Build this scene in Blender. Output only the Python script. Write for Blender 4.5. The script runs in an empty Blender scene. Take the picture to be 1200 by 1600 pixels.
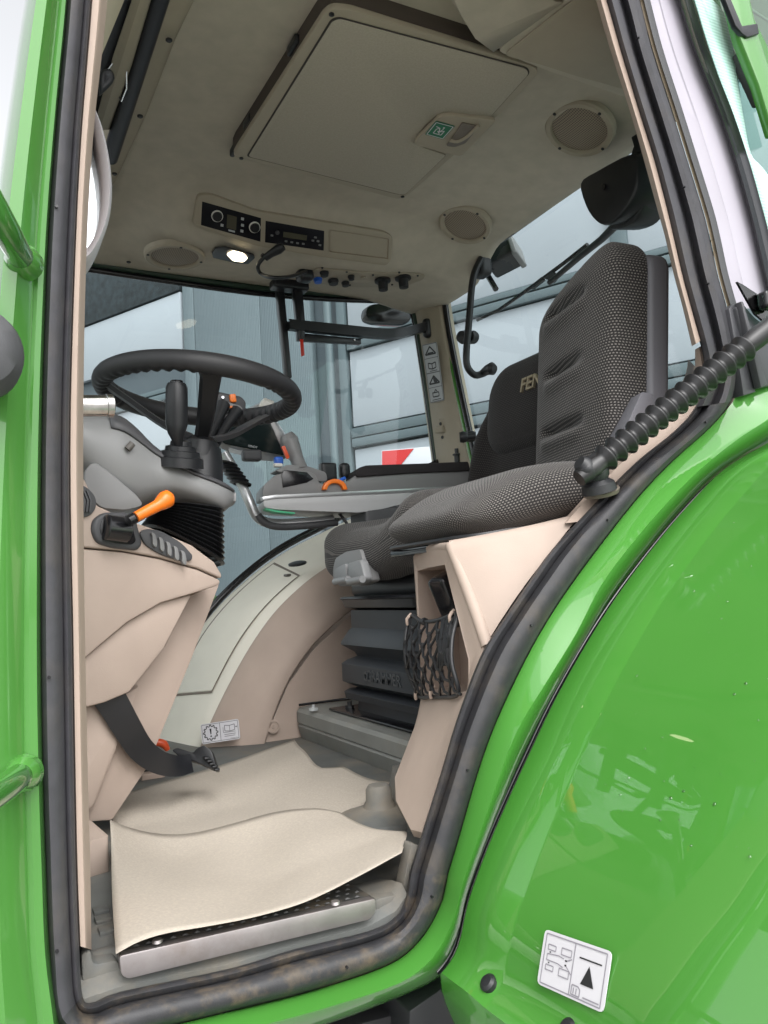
import bpy, bmesh, math, random
from mathutils import Vector, Matrix
random.seed(7)
sc = bpy.context.scene
col = sc.collection
R = math.radians
V = Vector

# ------------------------------------------------------------------ camera
FPX, PSI, TH, RO = 1250.0, R(27.5), R(5.2), R(3.3)
CAM = V((0, 0, 1.75))
_f0 = V((math.sin(PSI), math.cos(PSI), 0)); _r0 = V((math.cos(PSI), -math.sin(PSI), 0)); _z = V((0, 0, 1))
FW = _f0 * math.cos(TH) + _z * math.sin(TH)
_u0 = -_f0 * math.sin(TH) + _z * math.cos(TH)
RT = _r0 * math.cos(RO) - _u0 * math.sin(RO)
UP = _u0 * math.cos(RO) + _r0 * math.sin(RO)
cd = bpy.data.cameras.new('camera'); cam = bpy.data.objects.new('camera', cd); col.objects.link(cam)
cd.sensor_fit = 'VERTICAL'; cd.sensor_height = 36.0; cd.lens = 36.0 * FPX / 1600
cd.clip_start = 0.02; cd.clip_end = 500
M = Matrix((RT, UP, -FW)).transposed().to_4x4(); M.translation = CAM
cam.matrix_world = M
sc.camera = cam

# ------------------------------------------------------------------ light
SUN_EL, SUN_AZ = R(50), R(186)      # azimuth measured from +Y clockwise (towards +X)
w = bpy.data.worlds.new('World'); sc.world = w; w.use_nodes = True
nt = w.node_tree; nt.nodes.clear()
sky = nt.nodes.new('ShaderNodeTexSky'); sky.sky_type = 'NISHITA'; sky.sun_disc = False
sky.sun_elevation = SUN_EL; sky.sun_rotation = SUN_AZ; sky.dust_density = 4.0; sky.air_density = 1.0
hs = nt.nodes.new('ShaderNodeHueSaturation'); hs.inputs['Saturation'].default_value = 0.10
bg = nt.nodes.new('ShaderNodeBackground'); bg.inputs[1].default_value = 0.15
wo = nt.nodes.new('ShaderNodeOutputWorld')
nt.links.new(sky.outputs[0], hs.inputs['Color']); nt.links.new(hs.outputs[0], bg.inputs[0]); nt.links.new(bg.outputs[0], wo.inputs[0])
sd = V((math.sin(SUN_AZ) * math.cos(SUN_EL), math.cos(SUN_AZ) * math.cos(SUN_EL), math.sin(SUN_EL)))
sl = bpy.data.lights.new('sun', 'SUN'); sl.energy = 0.5; sl.angle = R(75); sl.color = (1, .97, .93)
so = bpy.data.objects.new('sun', sl); col.objects.link(so); so.rotation_euler = sd.to_track_quat('Z', 'Y').to_euler()
sc.view_settings.view_transform = 'Standard'; sc.view_settings.look = 'None'; sc.view_settings.gamma = 1
sc.view_settings.exposure = 1.3
try: sc.view_settings.use_curve_mapping = False
except Exception: pass
sc.cycles.max_bounces = 10; sc.cycles.diffuse_bounces = 6; sc.cycles.transparent_max_bounces = 16

# ------------------------------------------------------------------ helpers
def at(x, y, X=None, Y=None, Z=None, d=None, pl=None):
    """point of the place seen at photo pixel x,y that lies on the given plane"""
    D = FW + RT * ((x - 600) / FPX) + UP * ((800 - y) / FPX)
    if X is not None: t = (X - CAM.x) / D.x
    elif Y is not None: t = (Y - CAM.y) / D.y
    elif Z is not None: t = (Z - CAM.z) / D.z
    elif pl is not None: t = (V(pl[0]) - CAM).dot(V(pl[1])) / D.dot(V(pl[1]))
    else: t = d
    return CAM + D * t
def ats(pts, **k): return [at(p[0], p[1], **k) for p in pts]
def aty(pts): return [at(p[0], p[1], Y=p[2]) for p in pts]
def lerp(a, b, t): return a + (b - a) * t
def sstep(t): t = max(0, min(1, t)); return t * t * (3 - 2 * t)
def cr(pts, k=4, closed=False):
    """Catmull-Rom through points"""
    P = [V(p) for p in pts]; n = len(P); out = []
    for i in range(n if closed else n - 1):
        if closed: a, b, c, d = P[i - 1], P[i], P[(i + 1) % n], P[(i + 2) % n]
        else: a, b, c, d = P[max(i - 1, 0)], P[i], P[i + 1], P[min(i + 2, n - 1)]
        for j in range(k):
            t = j / k
            out.append(0.5 * ((2 * b) + (c - a) * t + (2 * a - 5 * b + 4 * c - d) * t * t + (3 * b - a - 3 * c + d) * t ** 3))
    if not closed: out.append(P[-1].copy())
    return out
def fillet(pts, r, k=4):
    """round the corners of a closed polygon of 3D (or 2D) points"""
    P = [V(p) for p in pts]; n = len(P); out = []
    for i in range(n):
        a, b, c = P[i - 1], P[i], P[(i + 1) % n]
        la, lc = (a - b).length, (c - b).length
        rr = min(r, la * .45, lc * .45)
        p, q = b + (a - b) * (rr / la), b + (c - b) * (rr / lc)
        for j in range(k + 1):
            t = j / k
            out.append(p * (1 - t) ** 2 + b * 2 * t * (1 - t) + q * t * t)
    return out
WL = {}
def put(o, parent, c=None):
    col.objects.link(o)
    if parent is not None:
        o.parent = parent; pl = WL[parent.name]
    else: pl = V((0, 0, 0))
    c = V((0, 0, 0)) if c is None else c
    o.location = c - pl; WL[o.name] = c.copy()
    return o
def thing(name, loc, label, cat, group=None):
    o = bpy.data.objects.new(name, None); o.empty_display_size = .05
    put(o, None, V(loc)); o['label'] = label; o['category'] = cat
    if group: o['group'] = group
    return o
def tag(o, label, cat, group=None):
    o['label'] = label; o['category'] = cat
    if group: o['group'] = group
    return o
def mesh(name, vs, fs, mat, parent=None, uv=None, sharp=38, weld=0):
    vs = [V(v) for v in vs]
    c = sum(vs, V((0, 0, 0))) / len(vs)
    me = bpy.data.meshes.new(name); me.from_pydata([v - c for v in vs], [], fs)
    if uv is not None:
        l = me.uv_layers.new(name='UVMap')
        for p in me.polygons:
            for li in p.loop_indices:
                l.data[li].uv = uv[me.loops[li].vertex_index]
    if weld:
        bm = bmesh.new(); bm.from_mesh(me); bmesh.ops.remove_doubles(bm, verts=bm.verts, dist=weld); bm.to_mesh(me); bm.free()
    for p in me.polygons: p.use_smooth = True
    me.set_sharp_from_angle(angle=R(sharp))
    me.materials.append(mat)
    o = bpy.data.objects.new(name, me)
    return put(o, parent, c)
def bmobj(name, bm, mat, parent=None, sharp=38):
    bmesh.ops.recalc_face_normals(bm, faces=bm.faces)
    bm.verts.ensure_lookup_table()
    c = sum((v.co for v in bm.verts), V((0, 0, 0))) / len(bm.verts)
    for v in bm.verts: v.co -= c
    me = bpy.data.meshes.new(name); bm.to_mesh(me); bm.free()
    for p in me.polygons: p.use_smooth = True
    me.set_sharp_from_angle(angle=R(sharp)); me.materials.append(mat)
    return put(bpy.data.objects.new(name, me), parent, c)
def bevel(bm, w, seg=2, ang=25):
    bm.normal_update()
    es = [e for e in bm.edges if len(e.link_faces) == 2 and e.calc_face_angle(0) > R(ang)]
    if es: bmesh.ops.bevel(bm, geom=es, offset=w, segments=seg, profile=.5, affect='EDGES', clamp_overlap=True)
def slab_bm(bm, pts, ext):
    a = [bm.verts.new(p) for p in pts]; b = [bm.verts.new(V(p) + V(ext)) for p in pts]
    n = len(a)
    bm.faces.new(a); bm.faces.new(b[::-1])
    for i in range(n): bm.faces.new((a[i], b[i], b[(i + 1) % n], a[(i + 1) % n]))
def slab(name, pts, ext, mat, parent=None, bev=.003, seg=2, sharp=38):
    """polygon extruded by the vector ext, edges rounded"""
    bm = bmesh.new(); slab_bm(bm, pts, ext)
    bmesh.ops.recalc_face_normals(bm, faces=bm.faces)
    if bev: bevel(bm, bev, seg)
    return bmobj(name, bm, mat, parent, sharp)
def frames(P, closed=False):
    n = len(P); T = []
    for i in range(n):
        if closed: t = P[(i + 1) % n] - P[i - 1]
        else: t = P[min(i + 1, n - 1)] - P[max(i - 1, 0)]
        T.append(t.normalized())
    u = T[0].orthogonal().normalized(); U = []
    for i in range(n):
        u = (u - T[i] * u.dot(T[i]));
        u = u.normalized() if u.length > 1e-6 else T[i].orthogonal().normalized()
        U.append(u)
    return T, U
def tube_data(P, r, n=12, closed=False, cap=True, off=0):
    P = [V(p) for p in P]; T, U = frames(P, closed); vs = []; fs = []
    rr = r if isinstance(r, (list, tuple)) else [r] * len(P)
    for i, p in enumerate(P):
        b = T[i].cross(U[i])
        for j in range(n):
            a = 2 * math.pi * j / n
            vs.append(p + (U[i] * math.cos(a) + b * math.sin(a)) * rr[i])
    m = len(P)
    for i in range(m if closed else m - 1):
        i2 = (i + 1) % m
        for j in range(n):
            fs.append((off + i * n + j, off + i * n + (j + 1) % n, off + i2 * n + (j + 1) % n, off + i2 * n + j))
    if cap and not closed:
        fs.append(tuple(off + j for j in range(n))[::-1]); fs.append(tuple(off + (m - 1) * n + j for j in range(n)))
    return vs, fs
def tube(name, P, r, mat, parent=None, n=12, closed=False, smooth=0, sharp=50):
    if smooth: P = cr(P, smooth, closed)
    if smooth and isinstance(r, (list, tuple)):
        r = [lerp(r[min(i // smooth, len(r) - 1)], r[min(i // smooth + 1, len(r) - 1)], (i % smooth) / smooth) for i in range(len(P))]
    vs, fs = tube_data(P, r, n, closed)
    return mesh(name, vs, fs, mat, parent, sharp=sharp)
def tubes(name, paths, r, mat, parent=None, n=6):
    vs, fs = [], []
    for P in paths:
        a, b = tube_data(P, r, n, off=len(vs)); vs += a; fs += b
    return mesh(name, vs, fs, mat, parent)
def lathe(name, prof, o, axis, mat, parent=None, n=32, sx=1.0, ref=None, sharp=35):
    """profile of (radius, height) spun about axis at o; sx squeezes along ref"""
    o = V(o); ax = V(axis).normalized()
    u = (V(ref) - ax * V(ref).dot(ax)).normalized() if ref is not None else ax.orthogonal().normalized()
    v = ax.cross(u); vs = []; fs = []
    for r, h in prof:
        for j in range(n):
            a = 2 * math.pi * j / n
            vs.append(o + ax * h + (u * math.cos(a) * sx + v * math.sin(a)) * r)
    for i in range(len(prof) - 1):
        for j in range(n): fs.append((i * n + j, i * n + (j + 1) % n, (i + 1) * n + (j + 1) % n, (i + 1) * n + j))
    if prof[0][0] > 1e-6: fs.append(tuple(range(n))[::-1])
    if prof[-1][0] > 1e-6: fs.append(tuple((len(prof) - 1) * n + j for j in range(n)))
    return mesh(name, vs, fs, mat, parent, sharp=sharp)
def loft(name, rows, mat, parent=None, closed=False, caps=False, thick=0, sharp=45, sub=0):
    n = len(rows[0]); vs = [V(p) for r in rows for p in r]; fs = []
    m = len(rows)
    for i in range(m - 1):
        for j in range(n if closed else n - 1):
            fs.append((i * n + j, i * n + (j + 1) % n, (i + 1) * n + (j + 1) % n, (i + 1) * n + j))
    if caps:
        fs.append(tuple(range(n))[::-1]); fs.append(tuple((m - 1) * n + j for j in range(n)))
    # metric uv
    uv = []
    us = [[0] for _ in rows]
    for i, r in enumerate(rows):
        for j in range(1, n): us[i].append(us[i][-1] + (V(r[j]) - V(r[j - 1])).length)
    vv = [0]
    for i in range(1, m): vv.append(vv[-1] + sum((V(rows[i][j]) - V(rows[i - 1][j])).length for j in range(n)) / n)
    for i in range(m):
        for j in range(n): uv.append((us[i][j], vv[i]))
    o = mesh(name, vs, fs, mat, parent, uv=uv, sharp=sharp)
    if thick:
        md = o.modifiers.new('solid', 'SOLIDIFY'); md.thickness = thick; md.offset = 0
    if sub:
        md = o.modifiers.new('sub', 'SUBSURF'); md.levels = sub; md.render_levels = sub
    return o
def coons(T, B, L, Rr, n, m, f=None):
    """surface patch between four boundary curves (T,B run left-right; L,R run top-bottom)"""
    def rs(P, k):
        P = [V(p) for p in P]; d = [0]
        for a, b in zip(P, P[1:]): d.append(d[-1] + (b - a).length)
        out = []
        for i in range(k + 1):
            s = d[-1] * i / k; j = 0
            while j < len(P) - 2 and d[j + 1] < s: j += 1
            out.append(P[j].lerp(P[j + 1], (s - d[j]) / max(1e-9, d[j + 1] - d[j])))
        return out
    T, B, L, Rr = rs(T, n), rs(B, n), rs(L, m), rs(Rr, m); rows = []
    for i in range(m + 1):
        v = i / m; row = []
        for j in range(n + 1):
            u = j / n
            p = T[j] * (1 - v) + B[j] * v + L[i] * (1 - u) + Rr[i] * u - (T[0] * (1 - u) * (1 - v) + T[n] * u * (1 - v) + B[0] * (1 - u) * v + B[n] * u * v)
            if f: p = p + f(u, v)
            row.append(p)
        rows.append(row)
    return rows
def rbox(name, c, size, r, mat, parent=None, rot=None, seg=6, deform=None, mid=4):
    """rounded box (pillow): size full extents, r corner radius (scalar or xyz)"""
    if not isinstance(r, (tuple, list)): r = (r, r, r)
    h = [s / 2 for s in size]; r = [min(r[i], h[i] * .999) for i in range(3)]
    def axis(i):
        a = [-h[i] + r[i] * (1 - math.cos(math.pi / 2 * k / seg)) for k in range(seg)]
        inner = [lerp(-h[i] + r[i], h[i] - r[i], k / mid) for k in range(mid + 1)]
        u = [-h[i] + r[i] - r[i] * (math.pi / 2 - math.pi / 2 * k / seg) for k in range(seg)]
        return list(zip(a + inner + [-q for q in a[::-1]], u + inner + [-q for q in u[::-1]]))
    ax = [axis(i) for i in range(3)]; vs = []; fs = []; uvs = []
    rot = rot or Matrix.Identity(3); c = V(c)
    for d in range(3):
        a, b = (d + 1) % 3, (d + 2) % 3
        for s in (-1, 1):
            off = len(vs); A, B = ax[a], ax[b]
            for i, ui in A:
                for j, uj in B:
                    p = [0, 0, 0]; p[a] = i; p[b] = j; p[d] = s * h[d]
                    q = [max(-h[k] + r[k], min(h[k] - r[k], p[k])) for k in range(3)]
                    e = V([(p[k] - q[k]) / r[k] if r[k] > 1e-9 else 0 for k in range(3)])
                    if e.length > 1e-6: e.normalize()
                    v = V([q[k] + e[k] * r[k] for k in range(3)])
                    uvs.append((ui, uj) if d != 1 else (uj, ui))
                    if deform: v = deform(v)
                    vs.append(c + rot @ v)
            for i in range(len(A) - 1):
                for j in range(len(B) - 1):
                    q = (off + i * len(B) + j, off + (i + 1) * len(B) + j, off + (i + 1) * len(B) + j + 1, off + i * len(B) + j + 1)
                    fs.append(q if s > 0 else q[::-1])
    return mesh(name, vs, fs, mat, parent, uv=uvs, weld=1e-5, sharp=60)
def basis(x, z):
    x = V(x).normalized(); z = V(z); y = z.cross(x).normalized(); z = x.cross(y)
    return Matrix((x, y, z)).transposed()
def text(name, s, o, right, up, size, mat, parent=None, ext=.0008, shear=0, align='CENTER', bold=0):
    cu = bpy.data.curves.new(name, 'FONT'); cu.body = s; cu.size = size; cu.extrude = ext; cu.shear = shear
    cu.align_x = align; cu.align_y = 'CENTER'; cu.resolution_u = 3; cu.offset = bold
    t = bpy.data.objects.new('tmp_text', cu); col.objects.link(t)
    dg = bpy.context.evaluated_depsgraph_get()
    me = bpy.data.meshes.new_from_object(t.evaluated_get(dg)); me.name = name
    bpy.data.objects.remove(t); bpy.data.curves.remove(cu)
    right = V(right).normalized(); up = V(up); n = right.cross(up).normalized(); up = n.cross(right)
    Mx = Matrix((right, up, n)).transposed()
    for v in me.vertices: v.co = Mx @ v.co
    me.materials.clear(); me.materials.append(mat)
    return put(bpy.data.objects.new(name, me), parent, V(o))
def sticker(name, q, shapes, base, parent, out, ink, thick=.0008, label=None):
    """flat label: q = four corners TL TR BR BL; shapes in unit coords: ('l',pts,width) or ('p',pts)"""
    q = [V(p) for p in q]
    def m(u, v): return (q[0] * (1 - u) + q[1] * u) * (1 - v) + (q[3] * (1 - u) + q[2] * u) * v
    n = (q[1] - q[0]).cross(q[3] - q[0]).normalized()
    if n.dot(CAM - q[0]) < 0: n = -n
    q0 = [p + n * out for p in q]
    rr = fillet(q0, (q[1] - q[0]).length * .06, 3)
    o = slab(name, [p + n * thick for p in rr], -n * thick * .9, base, parent, bev=0)
    if label: o['label'] = label
    W = (q[1] - q[0]).length; H = (q[3] - q[0]).length
    for mat, shp in shapes:
        vs, fs = [], []
        for s in shp:
            if s[0] == 'p':
                b = len(vs); vs += [m(u, v) + n * (out + thick + .0006) for u, v in s[1]]; fs.append(tuple(range(b, len(vs))))
            else:
                for (u0, v0), (u1, v1) in zip(s[1], s[1][1:]):
                    du, dv = (u1 - u0) * W, (v1 - v0) * H; L = math.hypot(du, dv) or 1
                    wx, wy = -dv / L * s[2] / W * .5 * W, du / L * s[2] / H * .5 * W
                    b = len(vs)
                    vs += [m(u, v) + n * (out + thick + .0006) for u, v in ((u0 + wx, v0 + wy), (u1 + wx, v1 + wy), (u1 - wx, v1 - wy), (u0 - wx, v0 - wy))]
                    fs.append((b, b + 1, b + 2, b + 3))
        mesh('print', vs, fs, mat, o)['kind'] = 'stuff'
    return o
def circ(cx, cy, r, n=20, asp=1.0): return [(cx + r * math.cos(2 * math.pi * k / n), cy + r * asp * math.sin(2 * math.pi * k / n)) for k in range(n + 1)]

# ------------------------------------------------------------------ materials
def lin(h):
    h = h.lstrip('#'); o = []
    for i in (0, 2, 4):
        c = int(h[i:i + 2], 16) / 255; o.append(c / 12.92 if c <= .04045 else ((c + .055) / 1.055) ** 2.4)
    return o + [1]
def mat(name, c, rough=.5, metal=0, spec=.5, coat=0, noise=0, nscale=60, bump=0, bscale=400, dirt=None, dscale=8, damt=.5, sheen=0, coatr=.03, emit=None, estr=0):
    m = bpy.data.materials.new(name); m.use_nodes = True; n = m.node_tree.nodes; l = m.node_tree.links
    b = n['Principled BSDF']; c = c if isinstance(c, (list, tuple)) else lin(c); c = list(c)[:3] + [1]
    b.inputs['Base Color'].default_value = c; b.inputs['Roughness'].default_value = rough; b.inputs['Metallic'].default_value = metal
    b.inputs['Specular IOR Level'].default_value = spec; b.inputs['Coat Weight'].default_value = coat; b.inputs['Coat Roughness'].default_value = coatr
    b.inputs['Sheen Weight'].default_value = sheen
    if emit: b.inputs['Emission Color'].default_value = list(emit)[:3] + [1]; b.inputs['Emission Strength'].default_value = estr
    tc = n.new('ShaderNodeTexCoord'); geo = n.new('ShaderNodeNewGeometry'); cur = None
    if noise:
        t = n.new('ShaderNodeTexNoise'); t.inputs['Scale'].default_value = nscale; t.inputs['Detail'].default_value = 6
        l.new(geo.outputs['Position'], t.inputs['Vector'])
        mx = n.new('ShaderNodeMix'); mx.data_type = 'RGBA'; mx.blend_type = 'MULTIPLY'; mx.inputs[0].default_value = 1
        mr = n.new('ShaderNodeMapRange'); mr.inputs[1].default_value = .25; mr.inputs[2].default_value = .75; mr.inputs[3].default_value = 1 - noise; mr.inputs[4].default_value = 1 + noise
        l.new(t.outputs[0], mr.inputs[0]); mx.inputs[6].default_value = c; l.new(mr.outputs[0], mx.inputs[7]); cur = mx.outputs[2]
    if dirt:
        t = n.new('ShaderNodeTexNoise'); t.inputs['Scale'].default_value = dscale; t.inputs['Detail'].default_value = 9; t.inputs['Roughness'].default_value = .65
        l.new(geo.outputs['Position'], t.inputs['Vector'])
        mr = n.new('ShaderNodeMapRange'); mr.inputs[1].default_value = .48; mr.inputs[2].default_value = .72; mr.inputs[4].default_value = damt
        l.new(t.outputs[0], mr.inputs[0])
        mx = n.new('ShaderNodeMix'); mx.data_type = 'RGBA'; l.new(mr.outputs[0], mx.inputs[0])
        if cur: l.new(cur, mx.inputs[6])
        else: mx.inputs[6].default_value = c
        mx.inputs[7].default_value = lin(dirt); cur = mx.outputs[2]
        ra = n.new('ShaderNodeMapRange'); ra.inputs[3].default_value = rough; ra.inputs[4].default_value = min(1, rough + .35); l.new(mr.outputs[0], ra.inputs[0]); l.new(ra.outputs[0], b.inputs['Roughness'])
    if cur: l.new(cur, b.inputs['Base Color'])
    if bump:
        t = n.new('ShaderNodeTexNoise'); t.inputs['Scale'].default_value = bscale; t.inputs['Detail'].default_value = 3
        l.new(geo.outputs['Position'], t.inputs['Vector'])
        bp = n.new('ShaderNodeBump'); bp.inputs['Strength'].default_value = bump; bp.inputs['Distance'].default_value = .002
        l.new(t.outputs[0], bp.inputs['Height']); l.new(bp.outputs[0], b.inputs['Normal'])
    return m
def glass(name, tint, refl=1.0):
    m = bpy.data.materials.new(name); m.use_nodes = True; n = m.node_tree.nodes; l = m.node_tree.links; n.clear()
    o = n.new('ShaderNodeOutputMaterial'); mx = n.new('ShaderNodeMixShader'); tr = n.new('ShaderNodeBsdfTransparent'); gl = n.new('ShaderNodeBsdfGlossy')
    fr = n.new('ShaderNodeFresnel'); fr.inputs[0].default_value = 1.45; tr.inputs[0].default_value = list(tint) + [1]; gl.inputs['Roughness'].default_value = .0
    mu = n.new('ShaderNodeMath'); mu.operation = 'MULTIPLY'; mu.inputs[1].default_value = refl
    l.new(fr.outputs[0], mu.inputs[0]); l.new(mu.outputs[0], mx.inputs[0]); l.new(tr.outputs[0], mx.inputs[1]); l.new(gl.outputs[0], mx.inputs[2]); l.new(mx.outputs[0], o.inputs[0])
    return m
GREEN = mat('green_paint', (.06, .235, .034), .35, spec=.15, coat=1.0, noise=.03, nscale=5, bump=.012, bscale=60, coatr=.012)
GREEN.node_tree.nodes['Principled BSDF'].inputs['Coat IOR'].default_value = 1.75
GREEN2 = mat('green_pillar_paint', (.066, .225, .04), .25, spec=.3, coat=1.0, noise=.05, nscale=7, bump=.03, bscale=60, coatr=.05)
RUB = mat('seal_rubber', (.05, .049, .056), .55, spec=.45, noise=.15, nscale=50, bump=.12, bscale=500, dirt='#8a7a62', dscale=9, damt=.12)
RUBC = mat('seal_rubber_curve', (.026, .026, .029), .55, spec=.38, noise=.2, nscale=50, bump=.12, bscale=500, dirt='#8a7a62', dscale=20, damt=.14)
RUBD = mat('seal_rubber_dusty', (.028, .028, .031), .5, spec=.45, noise=.25, nscale=50, bump=.15, bscale=500, dirt='#8d7a5e', dscale=34, damt=.34)
BLK = mat('black_plastic', (.016, .017, .019), .42, spec=.45, bump=.06, bscale=700)
BLKG = mat('black_gloss', (.012, .012, .014), .18, spec=.5)
BLKS = mat('black_metal', (.014, .015, .018), .33, spec=.5)
BEI = mat('beige_plastic', (.41, .33, .28), .6, spec=.2, noise=.05, nscale=14, bump=.18, bscale=800, dirt='#8d7f70', dscale=4, damt=.10)
BEIL = mat('cream_window_lit', (.80, .765, .67), .55, spec=.3, noise=.03, nscale=14, bump=.08, bscale=900)  # arch strip: window light put into the pale base colour
BEIT = mat('beige_trim', (.40, .315, .262), .55, spec=.25, noise=.03, nscale=20, bump=.1, bscale=700)
HEAD = mat('roof_lining_fabric', (.47, .425, .345), .85, spec=.2, noise=.08, nscale=25, bump=.25, bscale=1400)
HEADP = mat('roof_panel_fabric', (.44, .40, .325), .9, spec=.15, noise=.08, nscale=300, bump=.4, bscale=1200)
HEADT = mat('roof_trim_plastic', (.37, .325, .25), .55, spec=.3, noise=.03, nscale=30, bump=.1, bscale=900)
GRYP = mat('grey_plastic', (.20, .20, .20), .42, spec=.45, bump=.06, bscale=900)
GRYL = mat('light_grey_plastic', (.45, .455, .46), .38, spec=.5, bump=.04, bscale=900)
GRYD = mat('dark_grey_plastic', (.065, .066, .07), .5, spec=.4, bump=.12, bscale=900)
SHELL = mat('seat_shell_grey', (.13, .13, .145), .45, spec=.45, bump=.06, bscale=900)
SILV = mat('silver_paint', (.55, .56, .57), .3, metal=.7, bump=.02)
CHR = mat('chrome', (.75, .75, .76), .12, metal=1.0)
ALU = mat('sill_aluminium', (.36, .33, .33), .42, metal=.85, noise=.12, nscale=30, dirt='#6d5c4a', dscale=14, damt=.45)
FLOOR = mat('floor_rubber', (.115, .12, .115), .6, spec=.4, noise=.2, nscale=12, bump=.15, bscale=600, dirt='#9a8b76', dscale=7, damt=.5)
PLIN = mat('seat_plinth_rubber', (.22, .225, .21), .5, spec=.45, noise=.15, nscale=9, bump=.06, bscale=800, dirt='#8f8676', dscale=10, damt=.3)
ORG = mat('orange_plastic', (.85, .19, .015), .35, spec=.5)
RED = mat('red_plastic', (.6, .03, .012), .35)
ORED = mat('orange_red_plastic', (.75, .1, .03), .35)
BLUE = mat('blue_plastic', (.02, .12, .55), .35)
WHT = mat('white_label', (.62, .61, .64), .45)
WHTP = mat('white_plastic', (.75, .73, .68), .4)
INK = mat('print_black', (.02, .02, .022), .5)
INKG = mat('print_grey', (.27, .255, .29), .5)
INKM = mat('print_mid_grey', (.16, .16, .17), .5)
SGRN = mat('label_green', (.01, .16, .075), .45)
SILT = mat('label_grey', (.45, .47, .48), .5)
GOLD = mat('embroidery_beige', (.33, .28, .19), .7)
DKG = mat('dark_green_rubber', (.012, .035, .018), .4)
SCRN = mat('screen', (.012, .02, .02), .1, spec=.6)
LCD = mat('radio_display', (.09, .085, .06), .2)
TEALG = mat('frit_glass', (.35, .62, .52), .15, spec=.5)
LILAC = mat('quarter_glass_sky', (.40, .375, .43), .35, spec=.4, coat=.0, noise=.03, nscale=6)  # opaque stand-in for quarter glass, sky reflection put into the pale colour
TYRE = mat('tyre_rubber', (.018, .018, .02), .6, noise=.2, nscale=30)
GLS = glass('tinted_glass', (.80, .89, .90)); GLT = glass('green_glass', (.55, .80, .70), 2.0); GLC = glass('clear_glass', (.9, .94, .93))
def fabric(name, dark, light, s=.0072):
    m = bpy.data.materials.new(name); m.use_nodes = True; n = m.node_tree.nodes; l = m.node_tree.links; b = n['Principled BSDF']
    uv = n.new('ShaderNodeUVMap'); uv.uv_map = 'UVMap'
    mp = n.new('ShaderNodeMapping'); mp.inputs['Scale'].default_value = (1 / s, 1 / s, 1)
    br = n.new('ShaderNodeTexBrick'); br.offset = .5; br.inputs['Scale'].default_value = 1; br.inputs['Mortar Size'].default_value = .27
    br.inputs['Brick Width'].default_value = 1.0; br.inputs['Row Height'].default_value = .8; br.inputs['Mortar Smooth'].default_value = .25
    br.inputs['Color1'].default_value = list(light) + [1]; br.inputs['Color2'].default_value = [c * .8 for c in light] + [1]; br.inputs['Mortar'].default_value = list(dark) + [1]
    l.new(uv.outputs[0], mp.inputs[0]); l.new(mp.outputs[0], br.inputs['Vector']); l.new(br.outputs['Color'], b.inputs['Base Color'])
    bp = n.new('ShaderNodeBump'); bp.inputs['Strength'].default_value = .5; bp.inputs['Distance'].default_value = .001; bp.invert = True
    l.new(br.outputs['Fac'], bp.inputs['Height']); l.new(bp.outputs[0], b.inputs['Normal'])
    b.inputs['Roughness'].default_value = .85; b.inputs['Specular IOR Level'].default_value = .2; b.inputs['Sheen Weight'].default_value = .15
    return m
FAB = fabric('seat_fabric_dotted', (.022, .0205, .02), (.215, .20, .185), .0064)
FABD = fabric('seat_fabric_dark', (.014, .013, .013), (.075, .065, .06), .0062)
PAPER = mat('protective_paper', (.405, .362, .31), .85, spec=.15, noise=.06, nscale=260, bump=.10, bscale=1500, dirt='#d8cdb8', dscale=300, damt=.30)
FOAM = mat('armrest_pad_fabric', (.02, .017, .018), .9, noise=.2, nscale=300)

# ================================================================== SETTING
gr = mesh('ground', [(-60, -60, 0), (60, -60, 0), (60, 60, 0), (-60, 60, 0)], [(0, 1, 2, 3)],
          mat('yard_paving', (.30, .295, .285), .8, noise=.25, nscale=3))
gr['kind'] = 'structure'

# -- hall behind the tractor
WD = at(-1200, 985, d=1.0) - CAM; WD.z = 0; WD.normalize()        # along the facade, away
WN = V((-WD.y, WD.x, 0))
W0 = at(600, 900, d=7.0)
if WN.dot(CAM - W0) < 0: WN = -WN
def wl(x, y, off=0): return at(x, y, pl=(W0 + WN * off, WN))
def wxy(s, z, off=0): return V((W0.x, W0.y, 0)) - WD * s + WN * off + V((0, 0, z))
def ws(x, y): p = wl(x, y); return -(p - W0).dot(WD), p.z
def ribbed(name, c, pitch):
    m = mat(name, c, .5, spec=.4, noise=.05, nscale=1.5); n = m.node_tree.nodes; l = m.node_tree.links
    g = n.new('ShaderNodeNewGeometry'); vm = n.new('ShaderNodeVectorMath'); vm.operation = 'DOT_PRODUCT'; vm.inputs[1].default_value = WD
    mu = n.new('ShaderNodeMath'); mu.operation = 'MULTIPLY'; mu.inputs[1].default_value = 2 * math.pi / pitch
    si = n.new('ShaderNodeMath'); si.operation = 'SINE'; bp = n.new('ShaderNodeBump'); bp.inputs['Strength'].default_value = .35; bp.inputs['Distance'].default_value = .006
    l.new(g.outputs['Position'], vm.inputs[0]); l.new(vm.outputs['Value'], mu.inputs[0]); l.new(mu.outputs[0], si.inputs[0]); l.new(si.outputs[0], bp.inputs['Height']); l.new(bp.outputs[0], n['Principled BSDF'].inputs['Normal'])
    return m
CLAD = ribbed('ribbed_cladding', (.138, .17, .184), .022)
CLADD = mat('dark_cladding', (.085, .105, .118), .5, noise=.06, nscale=2)
BAND = mat('grey_sill_band', (.10, .13, .14), .45, noise=.05, nscale=2)
BWHT = mat('white_facade_panel', (.36, .385, .415), .4, spec=.4, noise=.05, nscale=1.2)
BDRK = mat('joint_dark', (.03, .035, .04), .7)
hall = thing('hall_building', (W0.x, W0.y, 0), 'grey ribbed metal hall with white panels and grey bands seen behind the cab glass', 'building')
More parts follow.
